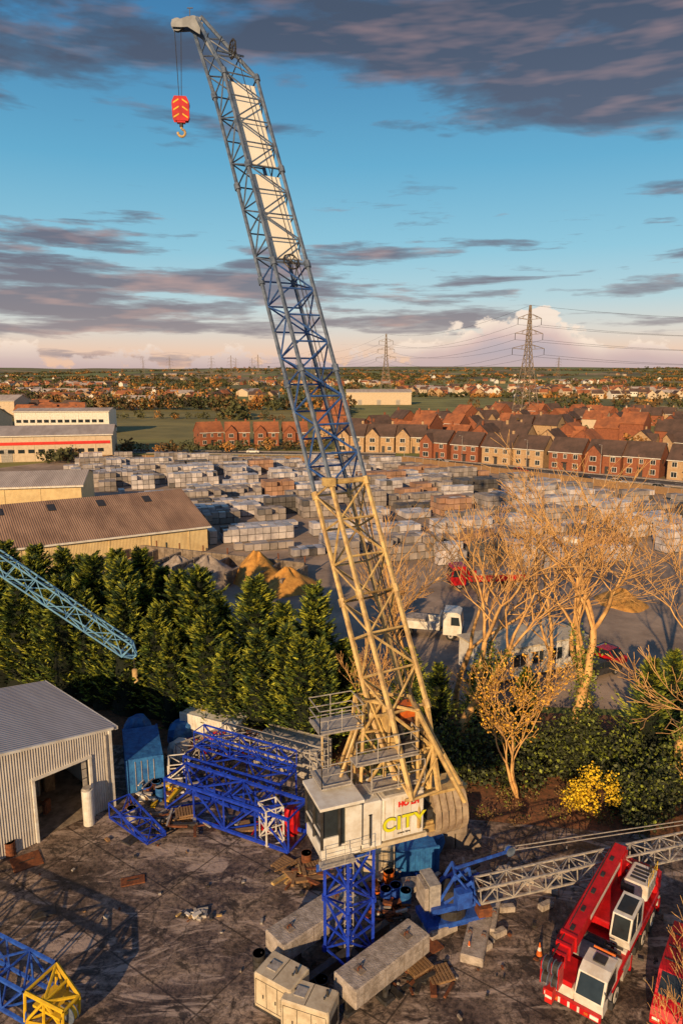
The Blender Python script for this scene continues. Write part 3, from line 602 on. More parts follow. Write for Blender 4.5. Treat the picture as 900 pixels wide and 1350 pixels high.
def container(name,loc,rz,k,s=(6,2.4,2.5)):
    mb=MB(); x,y,z=s; mb.box((0,0,z/2),(x-.08,y-.08,z-.05),k)
    for sg in(-1,1):
        n=int(x/.28)
        for i in range(n): mb.box((-x/2+.15+i*.28,sg*(y/2-.03),z/2),(.14,.06,z-.2),k)
        for zz in(.06,z-.06): mb.box((0,sg*(y/2-.02),zz),(x,.1,.12),k)
        for xx in(-x/2,x/2): mb.box((xx,sg*(y/2-.03),z/2),(.14,.14,z),k)
    for xx in(-x/2+.01,x/2-.01):
        for q in(-.6,-.2,.2,.6): mb.beam((xx*1.005,q,.2),(xx*1.005,q,z-.2),.025,'grey',6)
    return mb.obj(name,loc,rz)
container('blue_shipping_container',(-13.9,46.2,.03),1.9,'tarp',(4.5,2.4,2.5))
container('white_shipping_container',(-9.5,51.0,.03),-.45,'white',(5,2.4,2.3))
container('shipping_container',(-3.5,47.3,.03),-.45,'grey',(5,2.2,2.2))
container('blue_shipping_container',(4.1,36.6,.03),.2,'tarp',(2.4,1.6,1.7))
def barrel(loc,k,r=.29,h=.88):
    mb=MB(); mb.beam((0,0,0),(0,0,h),r,k,18)
    for z in(.02,h*.35,h*.68,h-.02): mb.beam((0,0,z-.02),(0,0,z+.02),r+.02,k,18)
    mb.beam((.12,0,h),(.12,0,h+.03),.04,'dark',8); return mb.obj(('blue_barrel' if k in('blue','tarp') else 'barrel'),loc)
for x,y,k in((2.35,33.7,'blue'),(2.9,34.0,'blue'),(3.4,33.6,'tarp'),(-.9,27.9,'dark'),(-3.9,29.4,'dark'),(-2.0,36.6,'rust'),(-13.2,40.9,'grey'),(-12.9,43.4,'blue'),(-12.4,43.9,'tarp'),(-12.0,43.2,'tarp'),(2.6,35.1,'orange')): barrel((x,y,.03),k)
def cone(loc):
    mb=MB(); mb.box((0,0,.02),(.4,.4,.04),'dark'); mb.beam((0,0,.04),(0,0,.3),.15,'orange',14,.1); mb.beam((0,0,.3),(0,0,.48),.1,'white',14,.06); mb.beam((0,0,.48),(0,0,.72),.06,'orange',14,.025); mb.obj('traffic_cone',loc)
for p in((6.2,30.3),(2.0,31.2),(9.6,30.2),(10.4,28.3)): cone((*p,.03))
def pallet(loc,rz,n=1):
    mb=MB()
    for j in range(n):
        z=j*.15
        for i in range(7): mb.box((-.52+i*.173,0,z+.13),(.12,1.0,.022),'wood')
        for y in(-.45,0,.45): mb.box((0,y,z+.07),(1.15,.1,.09),'wood')
    mb.obj('wooden_pallet',loc,rz)
for x,y,r,n in((-1.5,36.0,.4,3),(3.6,29.4,.6,2),(-9.9,41.0,.3,4),(-3.3,36.7,.9,1),(4.6,29.0,.3,1)): pallet((x,y,.03),r,n)
def debris(name,c,n,spread,ks,lmin=.4,lmax=2.2,h=.5,ang=None):
    mb=MB()
    for i in range(n):
        L_=U(lmin,lmax); x,y=random.gauss(0,.45)*spread[0],random.gauss(0,.45)*spread[1]; k=random.choice(ks); w=U(.04,.16); rz=(ang+U(-.25,.25)) if ang is not None else U(0,3.14)
        mb.box((x,y,U(.05,h)),(L_,w*U(1,2.5),w),k,rz,0,U(-.12,.12))
    return mb.obj(name,(c[0],c[1],.03))
debris('scrap_timber_pile',(-1.9,35.6),26,(1.6,1.0),['wood','rust','wood','tan'],.6,2.4,.5)
debris('scrap_metal_pile',(-7.4,32.8),24,(.9,.4),['grey','white','dark','grey','tan'],.15,.6,.12)
debris('scrap_metal_pile',(-10.8,40.4),36,(1.2,1.0),['rust','dark','wood','grey'],.5,1.8,.6)
debris('scrap_metal_pile',(1.9,35.2),36,(1.5,1.0),['rust','dark','blue','orange','grey'],.4,1.6,.8)
debris('scrap_metal_pile',(2.4,33.0),30,(1.2,.8),['orange','dark','rust','grey'],.4,1.4,.5)
debris('scrap_timber_pile',(-12,43.7),36,(1.5,1.2),['wood','rust','yellow','grey','white'],.4,1.8,1.0)
debris('scrap_metal_pile',(-6.4,40.2),40,(4.0,.7),['rust','dark','red','grey','wood'],.3,1.6,.3)
debris('scrap_metal_pile',(-8,49.0),60,(3.4,1.3),['rust','yellow','tarp','red','grey','white'],.4,2,1.6)
debris('scrap_metal_pile',(6.5,35.6),36,(2.2,.9),['rust','dark','blue','grey','conc'],.3,1.4,.4)
debris('steel_plates',(3.6,28.6),12,(1.6,.9),['dark','rust','rust'],.8,1.8,.07)
debris('litter',(-9,35),16,(10,8),['grey','rust','dark','wood'],.05,.22,.04)
debris('litter',(2,31),24,(9,7),['grey','rust','dark','conc'],.05,.25,.05)
debris('litter',(12,33),40,(9,6),['grey','conc','dark','rust'],.06,.25,.05)
def plate(loc,s,k,rz,name='steel_plate'):
    mb=MB(); mb.cbox((0,0,.03),(s[0],s[1],.06),k,0,.02); mb.box((0,0,.075),(s[0]*.5,.05,.03),'dark'); mb.obj(name,loc,rz)
plate((-11.6,35.4,.03),(1.3,.7),'rust',.3); plate((-15.6,33.0,.03),(1.2,.7),'dark',.4); plate((3.9,30.6,.03),(2.0,1.2),'rust',.6); plate((-12.7,39.0,.03),(1.0,.8),'dark',1.)
def bundle(loc,s,k,name='tarpaulin_covered_stack'):
    mb=MB(); n=12; rings=[(0,1.0),(.5,1.02),(.8,.9),(1.0,.55)]; vs=[]
    for z,q in rings:
        for i in range(n):
            t=2*math.pi*i/n; j=1+.12*math.sin(3*t+z*4)+U(-.05,.05); e=max(abs(math.cos(t)),abs(math.sin(t)))
            vs.append((s[0]/2*math.cos(t)/e*q*j,s[1]/2*math.sin(t)/e*q*j,s[2]*z*U(.95,1.05)))
    fs=[(a*n+i,a*n+(i+1)%n,(a+1)*n+(i+1)%n,(a+1)*n+i) for a in range(3) for i in range(n)]+[tuple(range(3*n,4*n))]
    mb.add(vs,fs,k); o=mb.obj(name,loc,U(0,1)); return o
for x,y,s,k in((-15.2,49.6,(2,1.6,2.6),'tarp'),(-12.3,50.8,(1.8,1.4,1.6),'tarp'),(-10.4,51.6,(1.4,1.2,2.3),'yellow'),(-11.8,48.2,(1.6,1.3,1.5),'white'),(-6.4,49.6,(1.8,1.2,1.8),'rust'),(-3.1,39.8,(1.1,.9,1.7),'red'),(5.2,38.2,(1.6,1.3,1.3),'tarp'),(2.9,36.8,(1.2,.9,1.2),'white')): bundle((x,y,.03),s,k)
genset('site_cabin',(1.75,35.9,.03),.3,(2.0,1.8,2.1))
mb=MB()
for i in range(6): mb.cbox((i*1.55,0,.5),(1.5,.6,1.0),'concd',0,.05)
for i in range(5): mb.cbox((.7+i*1.55,0,1.45),(1.5,.6,.9),'concd',0,.05)
mb.obj('concrete_block_wall',(-.2,38.8,.03),-.05)
# ---------------------------------------------------------------- near shed
def shed():
    e=empty('industrial_shed',(-14.8,42.5,0),math.radians(47+180))
    W=16;he=5.5;hr=6.7;Dp=9.5
    def zt(x): return he+(hr-he)*(1-abs(x-W/2)/(W/2))
    mb=MB()
    def wall(x0,x1,z0=0): mb.ext([(x0,0,z0),(x1,0,z0),(x1,0,zt(x1)),(x0,0,zt(x0))],(0,-.12,0),'cladding')
    wall(0,1.5); mb.ext([(1.5,0,4.1),(5.1,0,4.1),(5.1,0,zt(5.1)),(1.5,0,zt(1.5))],(0,-.12,0),'cladding'); wall(5.1,8); wall(8,W)
    mb.box((.06,-Dp/2,he/2),(.12,Dp-.3,he-.02),'cladding'); mb.box((W-.06,-Dp/2,he/2),(.12,Dp-.3,he-.02),'cladding')
    mb.ext([(0,-Dp,0),(W,-Dp,0),(W,-Dp,he),(W/2,-Dp,hr),(0,-Dp,he)],(0,.12,0),'cladding')
    mb.obj('walls',parent=e)
    mb=MB()
    for sg in(0,1):
        a=[(-.3,.3),(W/2,.3),(W/2,-Dp-.3),(-.3,-Dp-.3)] if sg==0 else [(W/2,.3),(W+.3,.3),(W+.3,-Dp-.3),(W/2,-Dp-.3)]
        vs=[(x,y,zt(max(0,min(W,x)))+(.06 if 0<=x<=W else .0)+.02) for x,y in a]; mb.ext(vs,(0,0,.09),'shedroof')
    mb.box((-.32,-Dp/2,he+.0),(.2,Dp+.6,.2),'white')
    mb.obj('roof',parent=e)
    mb=MB()
    mb.beam((-.05,.34,he+.1),(W/2,.34,hr+.12),.11,'white'); mb.beam((W/2,.34,hr+.12),(W,.34,he+.1),.11,'white')
    for x in(1.5,5.1): mb.box((x,.03,2.05),(.16,.2,4.1),'white')
    mb.box((3.3,.03,4.16),(3.8,.2,.16),'white'); mb.box((.05,.05,2.7),(.16,.16,5.4),'white'); mb.beam((.4,.12,.2),(.4,.12,5.2),.06,'grey',8)
    for i in range(6): mb.box((1.75,-.25-.01*i,.4+i*.64),(.3,.04,.58),'grey')
    mb.obj('door_frame',parent=e)
    mb=MB(); mb.box((8,-Dp/2,.045),(15.6,Dp-.4,.03),'concd')
    mb.beam((2.1,.6,0),(2.1,.6,2.4),.34,'white',20); mb.beam((2.1,.6,2.4),(2.1,.6,2.55),.26,'grey',20)
    for i in range(18):
        x,y=U(2,6),-U(1,7); mb.cbox((x,y,U(.3,.8)),(U(.3,1.1),U(.3,1),U(.4,1.3)),random.choice(['dark','rust','grey','dark','blue','rust','wood']),U(0,1.5))
    for i in range(5): mb.beam((2+i*.7,-6,0),(2+i*.7,-6,3.5),.06,'rust')
    mb.box((4,-6,2.3),(4.5,.8,.08),'wood')
    mb.obj('contents',parent=e)
shed()
plate((-18.2,37.0,.03),(1.6,1.4),'rust',.6)
barrel((-19.4,37.6,.03),'rust')
# ---------------------------------------------------------------- mid-ground buildings
def warehouse(name,p,rz,W,Dp,he,hr,kw='creamwall',kr='brownroof',skylights=0,doors=0,ridge='x'):
    mb=MB()
    if ridge=='x':
        mb.ext([(0,0,0),(0,0,he),(0,Dp/2,hr),(0,Dp,he),(0,Dp,0)],(W,0,0),kw); o=.5
        for sg in(0,1):
            y0,y1=(-o,Dp/2) if sg==0 else (Dp/2,Dp+o); z0=he-(hr-he)*o/(Dp/2); a=[(-o,y0,(z0 if sg==0 else hr)+.05),(W+o,y0,(z0 if sg==0 else hr)+.05),(W+o,y1,(hr if sg==0 else z0)+.05),(-o,y1,(hr if sg==0 else z0)+.05)]; mb.ext(a,(0,0,.12),kr)
        mb.box((W/2,-o-.05,he-.1),(W+1,.2,.25),'white')
        for i in range(skylights):
            x=W*(.15+.7*i/max(1,skylights-1)); t=.8; y=Dp/2*t; z=he+(hr-he)*t+.2; mb.box((x,y,z+.04),(1.1,2.2,.06),'dark',0,math.atan2(hr-he,Dp/2))
        for i in range(int(W/6)): mb.box((3+i*6,-.04,he/2),(.2,.08,he-.3),kw)
    else:
        mb.ext([(0,0,0),(W,0,0),(W,0,he),(W/2,0,hr),(0,0,he)],(0,Dp,0),kw); o=.5
        mb.ext([(-o,-o,he-.1),(W/2,-o,hr+.05),(W/2,Dp+o,hr+.05),(-o,Dp+o,he-.1)],(0,0,.12),kr); mb.ext([(W/2,-o,hr+.05),(W+o,-o,he-.1),(W+o,Dp+o,he-.1),(W/2,Dp+o,hr+.05)],(0,0,.12),kr)
    for i in range(doors):
        x=W*(i+.7)/(doors+.4); mb.box((x,-.05,min(2,he*.4)),(3.2,.12,min(4,he*.8)),'grey')
        for j in range(6): mb.box((x,-.12,.4+j*.5),(3.2,.03,.05),'dark')
    return mb.obj(name,(*p,0),rz)
r=math.radians(31)
warehouse('brown_roof_warehouse',(-57,88.5),r,42,26,4.0,7.8,'creamwall','brownroof',5)
warehouse('cream_warehouse',(-92,119),math.radians(12),46,18,7.5,9.0,'creamwall','greyroof',0,0)
warehouse('gable_warehouse',(-98,148),math.radians(50),20,24,7,11,'buff','greyroof',0,1,'y')
wf=warehouse('white_factory',(-150,208),math.radians(14),80,28,8,10,'render','greyroof',0,4)
warehouse('factory',(-210,250),math.radians(8),80,40,9,14,'render','greyroof',0,0)
wo=warehouse('white_office_building',(-142,315),.1,40,16,10,11,'white','greyroof',0,0)
warehouse('industrial_unit',(-215,330),.1,50,22,10,13,'white','greyroof',0,2)
warehouse('industrial_unit',(-250,420),.05,60,26,10,13,'render','greyroof',0,2)
mb=MB(); mb.box((0,-.1,5.6),(79,.15,.9),'red2')
for i in range(26): mb.box((-36+i*2.9,-.08,3.2),(1.8,.1,1.1),'glass')
mb.obj('fascia_and_windows',(40,0,0),0,parent=wf)
mb=MB()
for zz in(2.2,5.2):
    for i in range(13): mb.box((1.8+i*2.9,-.05,zz+.6),(2.0,.18,1.3),'glass')
mb.obj('windows',parent=wo)
mb=MB(); mb.box((0,0,1.65),(11,4.8,2.8),'white'); mb.box((0,0,3.12),(11.4,5.2,.16),'beige')
for i in range(5):
    mb.box((-4.2+i*2.1,-2.43,1.9),(1.3,.06,1.1),'glass'); mb.box((-4.2+i*2.1,-2.46,1.9),(.06,.05,1.1),'white'); mb.box((-4.2+i*2.1,-2.44,1.3),(1.45,.1,.07),'grey')
for i in range(2): mb.box((5.53,-1.1+i*2.1,1.9),(.06,1.1,1.0),'glass')
mb.box((1.0,-2.46,1.4),(.9,.07,2.0),'grey')
for i in range(9): mb.box((-5.2+i*1.3,-2.415,1.6),(.05,.03,2.7),'grey')
for x in(-4.5,0,4.5):
    for y in(-2,2): mb.box((x,y,.13),(.4,.4,.26),'conc')
mb.obj('portable_cabin',(17.2,65.0,.02),.42,bevel=.01)
mb=MB()
for i in range(9):
    p=Vector((-35,106,0)).lerp(Vector((-5,94,0)),i/8)
    for j in range(5): mb.cbox((p.x-.6*j,p.y-1.4*j,.95),(.4,1.45,1.9),'concd',-.38,.04)
a_=Vector((-35,106,0));b_=Vector((-5,94,0))
for i in range(20):
    p=a_.lerp(b_,(i+.5)/20); mb.cbox((p.x,p.y+.9,1.1),(1.58,.45,2.2),'concd',-.38,.04)
for i in range(9):
    p=a_.lerp(b_,i/8); mb.beam((p.x,p.y+1.3,0),(p.x,p.y+1.3,3),.12,'rust')
mb.obj('aggregate_bay_walls')
def heap(name,c,r,h,k):
    n=28; rr=10; V=[(0,0,h)]; F=[]
    ph=[U(0,6) for _ in range(4)]
    for j in range(1,rr+1):
        for i in range(n):
            t=2*math.pi*i/n; q=j/rr; rad=r*q*(1+.15*math.sin(2*t+ph[0])+.08*math.sin(5*t+ph[1])); z=h*(1-q)**.9*(1+.12*math.sin(4*t+ph[2]+q*5))+U(-.04,.04)*h*(1-q); V.append((rad*math.cos(t),rad*math.sin(t),max(-.02,z)))
    for i in range(n): F.append((0,1+i,1+(i+1)%n))
    for j in range(rr-1):
        for i in range(n): F.append((1+j*n+i,1+(j+1)*n+i,1+(j+1)*n+(i+1)%n,1+j*n+(i+1)%n))
    mb=MB(); mb.add(V,F,k); o=mb.obj(name,(c[0],c[1],.02))
    for p in o.data.polygons: p.use_smooth=True
heap('sand_heap',(-11.5,94.6),4.6,3.8,'sand'); heap('sand_heap',(-7.0,90.4),4.0,2.8,'sand'); heap('gravel_heap',(-18,94),4.4,3.4,'gravel'); heap('gravel_heap',(-22.8,97),3.2,2.6,'gravel'); heap('sand_heap',(-29.5,100.8),2.6,1.9,'sand'); heap('gravel_heap',(-26,98.5),2.4,1.5,'gravel'); heap('sand_heap',(34,84),3,1.9,'sand'); heap('gravel_heap',(-14,100.5),3,1.5,'gravel')
# ---------------------------------------------------------------- pallets of bricks/blocks
def inpoly(x,y,P):
    c=False; n=len(P); j=n-1
    for i in range(n):
        if (P[i][1]>y)!=(P[j][1]>y) and x<(P[j][0]-P[i][0])*(y-P[i][1])/(P[j][1]-P[i][1])+P[i][0]: c=not c
        j=i
    return c
P1=[(-20,112),(-76,196),(-78,220),(8,216),(76,146),(70,120),(34,98),(0,103)]
C=[];Sz=[];MI=[]; th=math.radians(20); ct,st_=math.cos(th),math.sin(th)
b=-120
while b<260:
    a_=-160
    while a_<160:
        run=random.choice([4,5,7,9]); lv=random.choice([1,2,2,2,3,3]); kk=random.choices([0,1,2,3],[8,5,1,1])[0]; depth=random.choice([2,3,4]); skip=R()<.12
        for i in range(run):
            la=a_+i*1.32
            for j in range(depth):
                lb=b+j*1.28; x=la*ct-lb*st_; y=la*st_+lb*ct+60
                if skip or not inpoly(x,y,P1): continue
                l=lv-(1 if R()<.12 else 0)
                for q in range(l): C.append((x+U(-.03,.03),y+U(-.03,.03),.66+q*1.10)); Sz.append((1.22,1.20,1.0)); MI.append(kk if R()<.93 else random.choice([0,1,3]))
                C.append((x,y,.08)) ; Sz.append((1.1,1.1,.16)); MI.append(3)
        a_+=run*1.32+random.choice([.5,1.0,3.4])
    b+=random.choice([5.6,6.6,7.6])
C=np.array(C);Sz=np.array(Sz); V,F=boxes_np(C,Sz,np.full(len(C),th)+rng.normal(0,.02,len(C)))
o=D.objects.new('shrink_wrapped_pallet_stacks',npmesh('pallet_stacks',V,F,np.repeat(MI,5),['plastic','blocks','brickpack','darkpack'],smooth=False)); COL.objects.link(o); o.location=(0,0,.03)
mb=MB(); fp=[(-82,224),(18,220),(88,145),(125,104)]
for p,q in zip(fp[:-1],fp[1:]):
    p=Vector((*p,0));q=Vector((*q,0)); n=int((q-p).length/3); d=(q-p).normalized()
    for i in range(n+1): c=p.lerp(q,i/n); mb.box((c.x,c.y,1),(.12,.12,2),'conc')
    c=(p+q)/2; mb.box((c.x,c.y,1.0),((q-p).length,.05,1.7),'wood',math.atan2(d.y,d.x))
mb.obj('yard_boundary_fence')
lm=MB(); lm.beam((0,0,0),(0,0,8),.09,'grey',8,.05); lm.beam((0,0,8),(1.0,0,8.2),.04,'grey',6); lm.box((1.25,0,8.2),(.6,.22,.12),'grey'); lme=lm.mesh('street_lamp')
for i in range(9):
    t=i/8; inst('street_lamp',lme,(18+132*t+2.5,232-110*t+3,0),3.9)
# ---------------------------------------------------------------- houses
def house_mesh(kind,kw,kr,w=9,d=8,he=5.2,hr=8.6):
    mb=MB()
    mb.ext([(-w/2,-d/2,0),(-w/2,-d/2,he),(-w/2,0,hr),(-w/2,d/2,he),(-w/2,d/2,0)],(w,0,0),kw); o=.35; dz=(hr-he)*o/(d/2)
    mb.ext([(-w/2-.25,-d/2-o,he-dz+.03),(w/2+.25,-d/2-o,he-dz+.03),(w/2+.25,0,hr+.03),(-w/2-.25,0,hr+.03)],(0,0,.14),kr)
    mb.ext([(-w/2-.25,0,hr+.03),(w/2+.25,0,hr+.03),(w/2+.25,d/2+o,he-dz+.03),(-w/2-.25,d/2+o,he-dz+.03)],(0,0,.14),kr)
    mb.box((0,-d/2-o-.03,he-dz+.03),(w+.5,.1,.2),'white')
    def win(x,z,ww=1.1,hh=1.2,y=-d/2):
        mb.box((x,y-.03,z),(ww+.2,.06,hh+.2),'white'); mb.box((x,y-.07,z),(ww,.04,hh),'glass'); mb.box((x,y-.095,z),(.06,.03,hh),'white')
    if kind=='gable':
        gw=w*.48; gx=-w/4; gy=-d/2-1.2; gr=he+gw*.55
        mb.ext([(gx-gw/2,gy,0),(gx+gw/2,gy,0),(gx+gw/2,gy,he-.02),(gx,gy,gr),(gx-gw/2,gy,he-.02)],(0,d/2+.9,0),kw)
        mb.ext([(gx-gw/2-.25,gy-.25,he-.2),(gx,gy-.25,gr+.05),(gx,.2,gr+.05),(gx-gw/2-.25,.2,he-.2)],(0,0,.13),kr); mb.ext([(gx,gy-.25,gr+.05),(gx+gw/2+.25,gy-.25,he-.2),(gx+gw/2+.25,.2,he-.2),(gx,.2,gr+.05)],(0,0,.13),kr)
        win(gx,1.4,1.8,1.3,gy); win(gx,4.0,1.5,1.2,gy); win(w*.28,4.0)
        mb.box((w*.12,-d/2-.05,1.05),(.95,.1,2.1),'dark'); win(w*.34,1.4)
    else:
        for x in(-w*.32,w*.32): win(x,1.4,1.3,1.25); win(x,3.95,1.1,1.15)
        win(0,3.95,.8,1.1); mb.box((0,-d/2-.05,1.05),(.95,.1,2.1),'dark'); mb.box((0,-d/2-.4,2.35),(1.5,.8,.12),kr)
    for sg in(-1,1): mb.box((sg*(w/2+.03),-d*.15,4.0),(.06,.8,1.0),'glass')
    mb.box((w*.36,.4,hr+.4),(.7,.5,1.3),kw); mb.beam((w*.36,.4,hr+1.05),(w*.36,.4,hr+1.35),.12,'rust',8)
    return mb.mesh('house')
HM=[house_mesh('plain','brick','tileB'),house_mesh('gable','brick','tileR'),house_mesh('plain','buff','tileB'),house_mesh('gable','buff','tileB'),house_mesh('plain','brick','tileR'),house_mesh('gable','brick','tileB'),house_mesh('plain','render','tileR',10),house_mesh('plain','brick','tileR',8,9,7.6,11.2)]
def house(i,x,y,rz,sc=1.0):
    inst('brick_house' if i in(0,1,4,5,7) else('buff_brick_house' if i in (2,3) else 'rendered_house'),HM[i],(x,y,0),rz,sc)
rr_=math.atan2(-50,63)
row=[5,0,2,2,0,5,0,2,2,5]
for k,i in enumerate(row):
    x=32+k*8.3; y=231-k*6.6+(1.5 if k%3==0 else 0); house(i,x,y,rr_,1.03)
for k,i in enumerate([3,3,3]): house(i,4+k*10.2,252-k*1.5,-.25,1.08)
for k,i in enumerate([4,1,1,1]): house(i,-50+k*10.8,272,.15 if k else .5,1.0)
d1=Vector((.78,-.62));d2=Vector((.62,.78))
for rw in range(1,9):
    for k in range(-6,26):
        if R()<.24: continue
        p=Vector((32,231))+d1*(k*12+U(-1.5,1.5))+d2*(rw*26+U(-3,3)+ (7 if rw%2 else 0))
        if p.x<-10+.02*p.y or p.x>p.y*.56+20 or p.y<165: continue
        house(random.choice([1,4,0,1,7,2,5,6,0,3]),p.x,p.y,rr_+(math.pi if rw%2 else 0)+random.choice([0,0,0,math.pi/2,.15,-.3,1.2]),U(.92,1.12))
house(7,104,172,rr_); house(0,112,160,rr_)
mb=MB()
def dhouse(x,y,rz,w,d,he,hr,kw,kr):
    c,s=math.cos(rz),math.sin(rz); z0=float(hz(np.array(x),np.array(y)))-.5
    def T(a,b,z): return (x+a*c-b*s,y+a*s+b*c,z0+z)
    v=[T(-w/2,-d/2,0),T(w/2,-d/2,0),T(w/2,d/2,0),T(-w/2,d/2,0),T(-w/2,-d/2,he),T(w/2,-d/2,he),T(w/2,d/2,he),T(-w/2,d/2,he),T(-w/2,0,hr),T(w/2,0,hr)]
    mb.add(v,[(0,1,5,4),(2,3,7,6),(1,2,6,9,5),(3,0,4,8,7)],kw); mb.add(v,[(4,5,9,8),(6,7,8,9)],kr)
    for q in(-.3,.05,.32): mb.box(T(w*q,-d/2-.05,he*.7),(1.2,.12,1.2),'glass',rz)
for i in range(1400):
    y=U(540,1500) if R()<.85 else U(1500,2600); x=U(-.52,.52)*y
    if -330<x<-10 and y<540: continue
    if math.sin(x*.011+y*.006)+math.sin(y*.010-x*.004)<.45: continue
    big=R()<.06
    dhouse(x,y,U(-.6,.6)+random.choice([0,math.pi/2]),U(8,12)*(3 if big else 1),U(7,9)*(2 if big else 1),5.2,8.5,random.choice(['brick','buff','buff','render','white']),random.choice(['tileR','tileB','tileB','tileR']) if not big else 'greyroof')
for i in range(70):
    y=U(290,520); x=U(-.5,-.36)*y if R()<.75 else U(-.02,.0)*y
    if x<-110 and y<360: continue
    dhouse(x,y,U(-.5,.5),U(9,14),8,5.2,8.5,random.choice(['brick','buff','render']),random.choice(['tileR','tileB','tileR']))
mb.obj('distant_town')
warehouse('civic_building',(4,585),0,52,20,10,12,'render','greyroof',0,3)
def treemass(name,pts,keys,nl,lw):
    n=len(pts); P=np.array([p[:3] for p in pts]); Rr=np.array([p[3] for p in pts]); H=np.array([p[4] for p in pts])
    dirs=rng.normal(size=(n,nl,3)); dirs/=np.linalg.norm(dirs,axis=2,keepdims=True); rad=rng.uniform(.45,1,size=(n,nl,1))**.5
    lob=1+.3*np.sin(dirs[:,:,0:1]*5+P[:,None,0:1])*np.cos(dirs[:,:,2:3]*4)
    Cc=P[:,None,:]+dirs*rad*lob*np.stack([Rr,Rr,H*.42],1)[:,None,:]; Cc[:,:,2]+=(H*.52)[:,None]
    sz=(Rr*lw)[:,None]*rng.uniform(.6,1.4,size=(n,nl))
    V,F=leafquads(Cc.reshape(-1,3),rng.normal(size=(n*nl,3)),sz.ravel(),sz.ravel()*.9)
    mi=np.repeat(rng.integers(0,len(keys),n),nl)
    o=D.objects.new(name,npmesh(name,V,F,mi,keys)); COL.objects.link(o); return o
pts=[]
for i in range(1800):
    y=U(480,900) if R()<.4 else U(900,4200); x=U(-.55,.55)*y
    if -300<x<-12 and 290<y<505: continue
    if math.sin(x*.008-y*.003)+math.sin(y*.005+x*.002)<-.2: continue
    z=float(hz(np.array(x),np.array(y))); s=U(2.5,5)*(1 if y<900 else 1.5); pts.append((x,y,z,s,U(6,12)))
for i in range(70):
    y=U(700,4000);x=U(-.55,.55)*y;an=U(-.25,.25); n=random.randint(8,26); stp=U(6,9)*(1+y/2500)
    for j in range(n):
        xx=x+j*stp*math.cos(an); yy=y+j*stp*math.sin(an); pts.append((xx,yy,float(hz(np.array(xx),np.array(yy))),U(3,6)*(1+y/3000),U(4,8)))
treemass('distant_trees',pts,['aut1','aut2','aut2','aut2','aut3'],36,.55)
pts=[]
for i in range(70): t=i/70; pts.append((-150+150*t+U(-3,3),236+20*t+U(-3,3),0,U(1.5,3),U(2.5,5)))
for i in range(90): t=i/90; pts.append((-290+300*t,510+U(-9,9),0,U(4,7),U(7,13)))
for i in range(150):
    k=U(-6,24); rw=random.randint(1,8)-.45; p=Vector((32,231))+d1*(k*10.2)+d2*(rw*24)
    if p.y>190 and p.x<p.y*.55: pts.append((p.x,p.y,0,U(1.5,3.2),U(4,8)))
for i in range(12): pts.append((-90+U(-10,10),225+U(-10,12),0,U(2,4),U(4,7)))
for i in range(10): pts.append((-155+U(-22,12),285+U(-8,8),0,U(3,5),U(5,9)))
for i in range(8): pts.append((-66+U(-4,10),420+U(-20,20),0,U(5,8),U(9,15)))
for i in range(40): t=i/40; pts.append((-240+220*t+U(-4,4),395+25*math.sin(t*3)+U(-3,3),0,U(1.5,3.5),U(2.5,6)))
treemass('hedgerow_and_garden_trees',pts,['aut1','aut2','aut3','aut2'],90,.32)
# ---------------------------------------------------------------- pylons
def pylon_mesh():
    mb=MB()
    def cor(z):
        w=9.5*(1-z/38)**1.0+2.2 if z<38 else 2.2*(1-(z-38)/26)+.35
        w=max(w,.4); return [(-w/2,-w/2,z),(w/2,-w/2,z),(w/2,w/2,z),(-w/2,w/2,z)]
    zs=[0,8,15,21,26,30,34,38,41,44,47,50,53,56,60]; pr=cor(0)
    for z in zs[1:]:
        q=cor(z)
        for j in range(4):
            k=(j+1)%4; mb.beam(pr[j],q[j],.22,'concd',4,cap=False); mb.beam(pr[j],q[k],.12,'concd',4,cap=False); mb.beam(pr[k],q[j],.12,'concd',4,cap=False); mb.beam(q[j],q[k],.12,'concd',4,cap=False)
        pr=q
    for z,L_ in((38,9),(45.5,7.8),(53,6.6)):
        for sg in(-1,1):
            for y in(-.9,.9): mb.beam((sg*1,y,z),(sg*L_,0,z+.6),.16,'concd',4); mb.beam((sg*1,y,z+2.6),(sg*L_,0,z+.6),.14,'concd',4); mb.beam((sg*4,y*.5,z+.3),(sg*3.3,y*.5,z+1.9),.09,'concd',4)
            mb.beam((sg*L_,0,z+.6),(sg*L_,0,z-2.6),.16,'dark',5)
    return mb.mesh('electricity_pylon')
pm=pylon_mesh(); PY=[(330,420,.3,1.0),(96,380,.25,1.0),(41,680,.1,1.0),(-49,1265,.1,1.0),(-252,2080,.1,1.0)]
for x,y,rz,s in PY: inst('electricity_pylon',pm,(x,y,0),rz,s)
for x,y in((-330,2300),(-150,2450),(-700,2600),(-420,1800),(-300,1700),(-110,1900),(-170,1500),(-240,1600),(560,1900),(640,2500)): inst('electricity_pylon',pm,(x,y,float(hz(np.array(x),np.array(y)))),.2,.95)
mb=MB()
for (x0,y0,r0,_),(x1,y1,r1,_) in zip(PY[:-1],PY[1:]):
    for z,L_ in((35.4,9),(42.9,7.8),(50.4,6.6),(60,0)):
        for sg in((-1,1) if L_ else (1,)):
            a_=Vector((x0+sg*L_*math.cos(r0),y0+sg*L_*math.sin(r0),z)); b_=Vector((x1+sg*L_*math.cos(r1),y1+sg*L_*math.sin(r1),z)); pr=a_
            for i in range(1,15):
                t=i/14; q=a_.lerp(b_,t); q.z-=9*4*t*(1-t)*min(1,(b_-a_).length/400); mb.beam(pr,q,.07,'dark',3,cap=False); pr=q
mb.obj('power_lines')
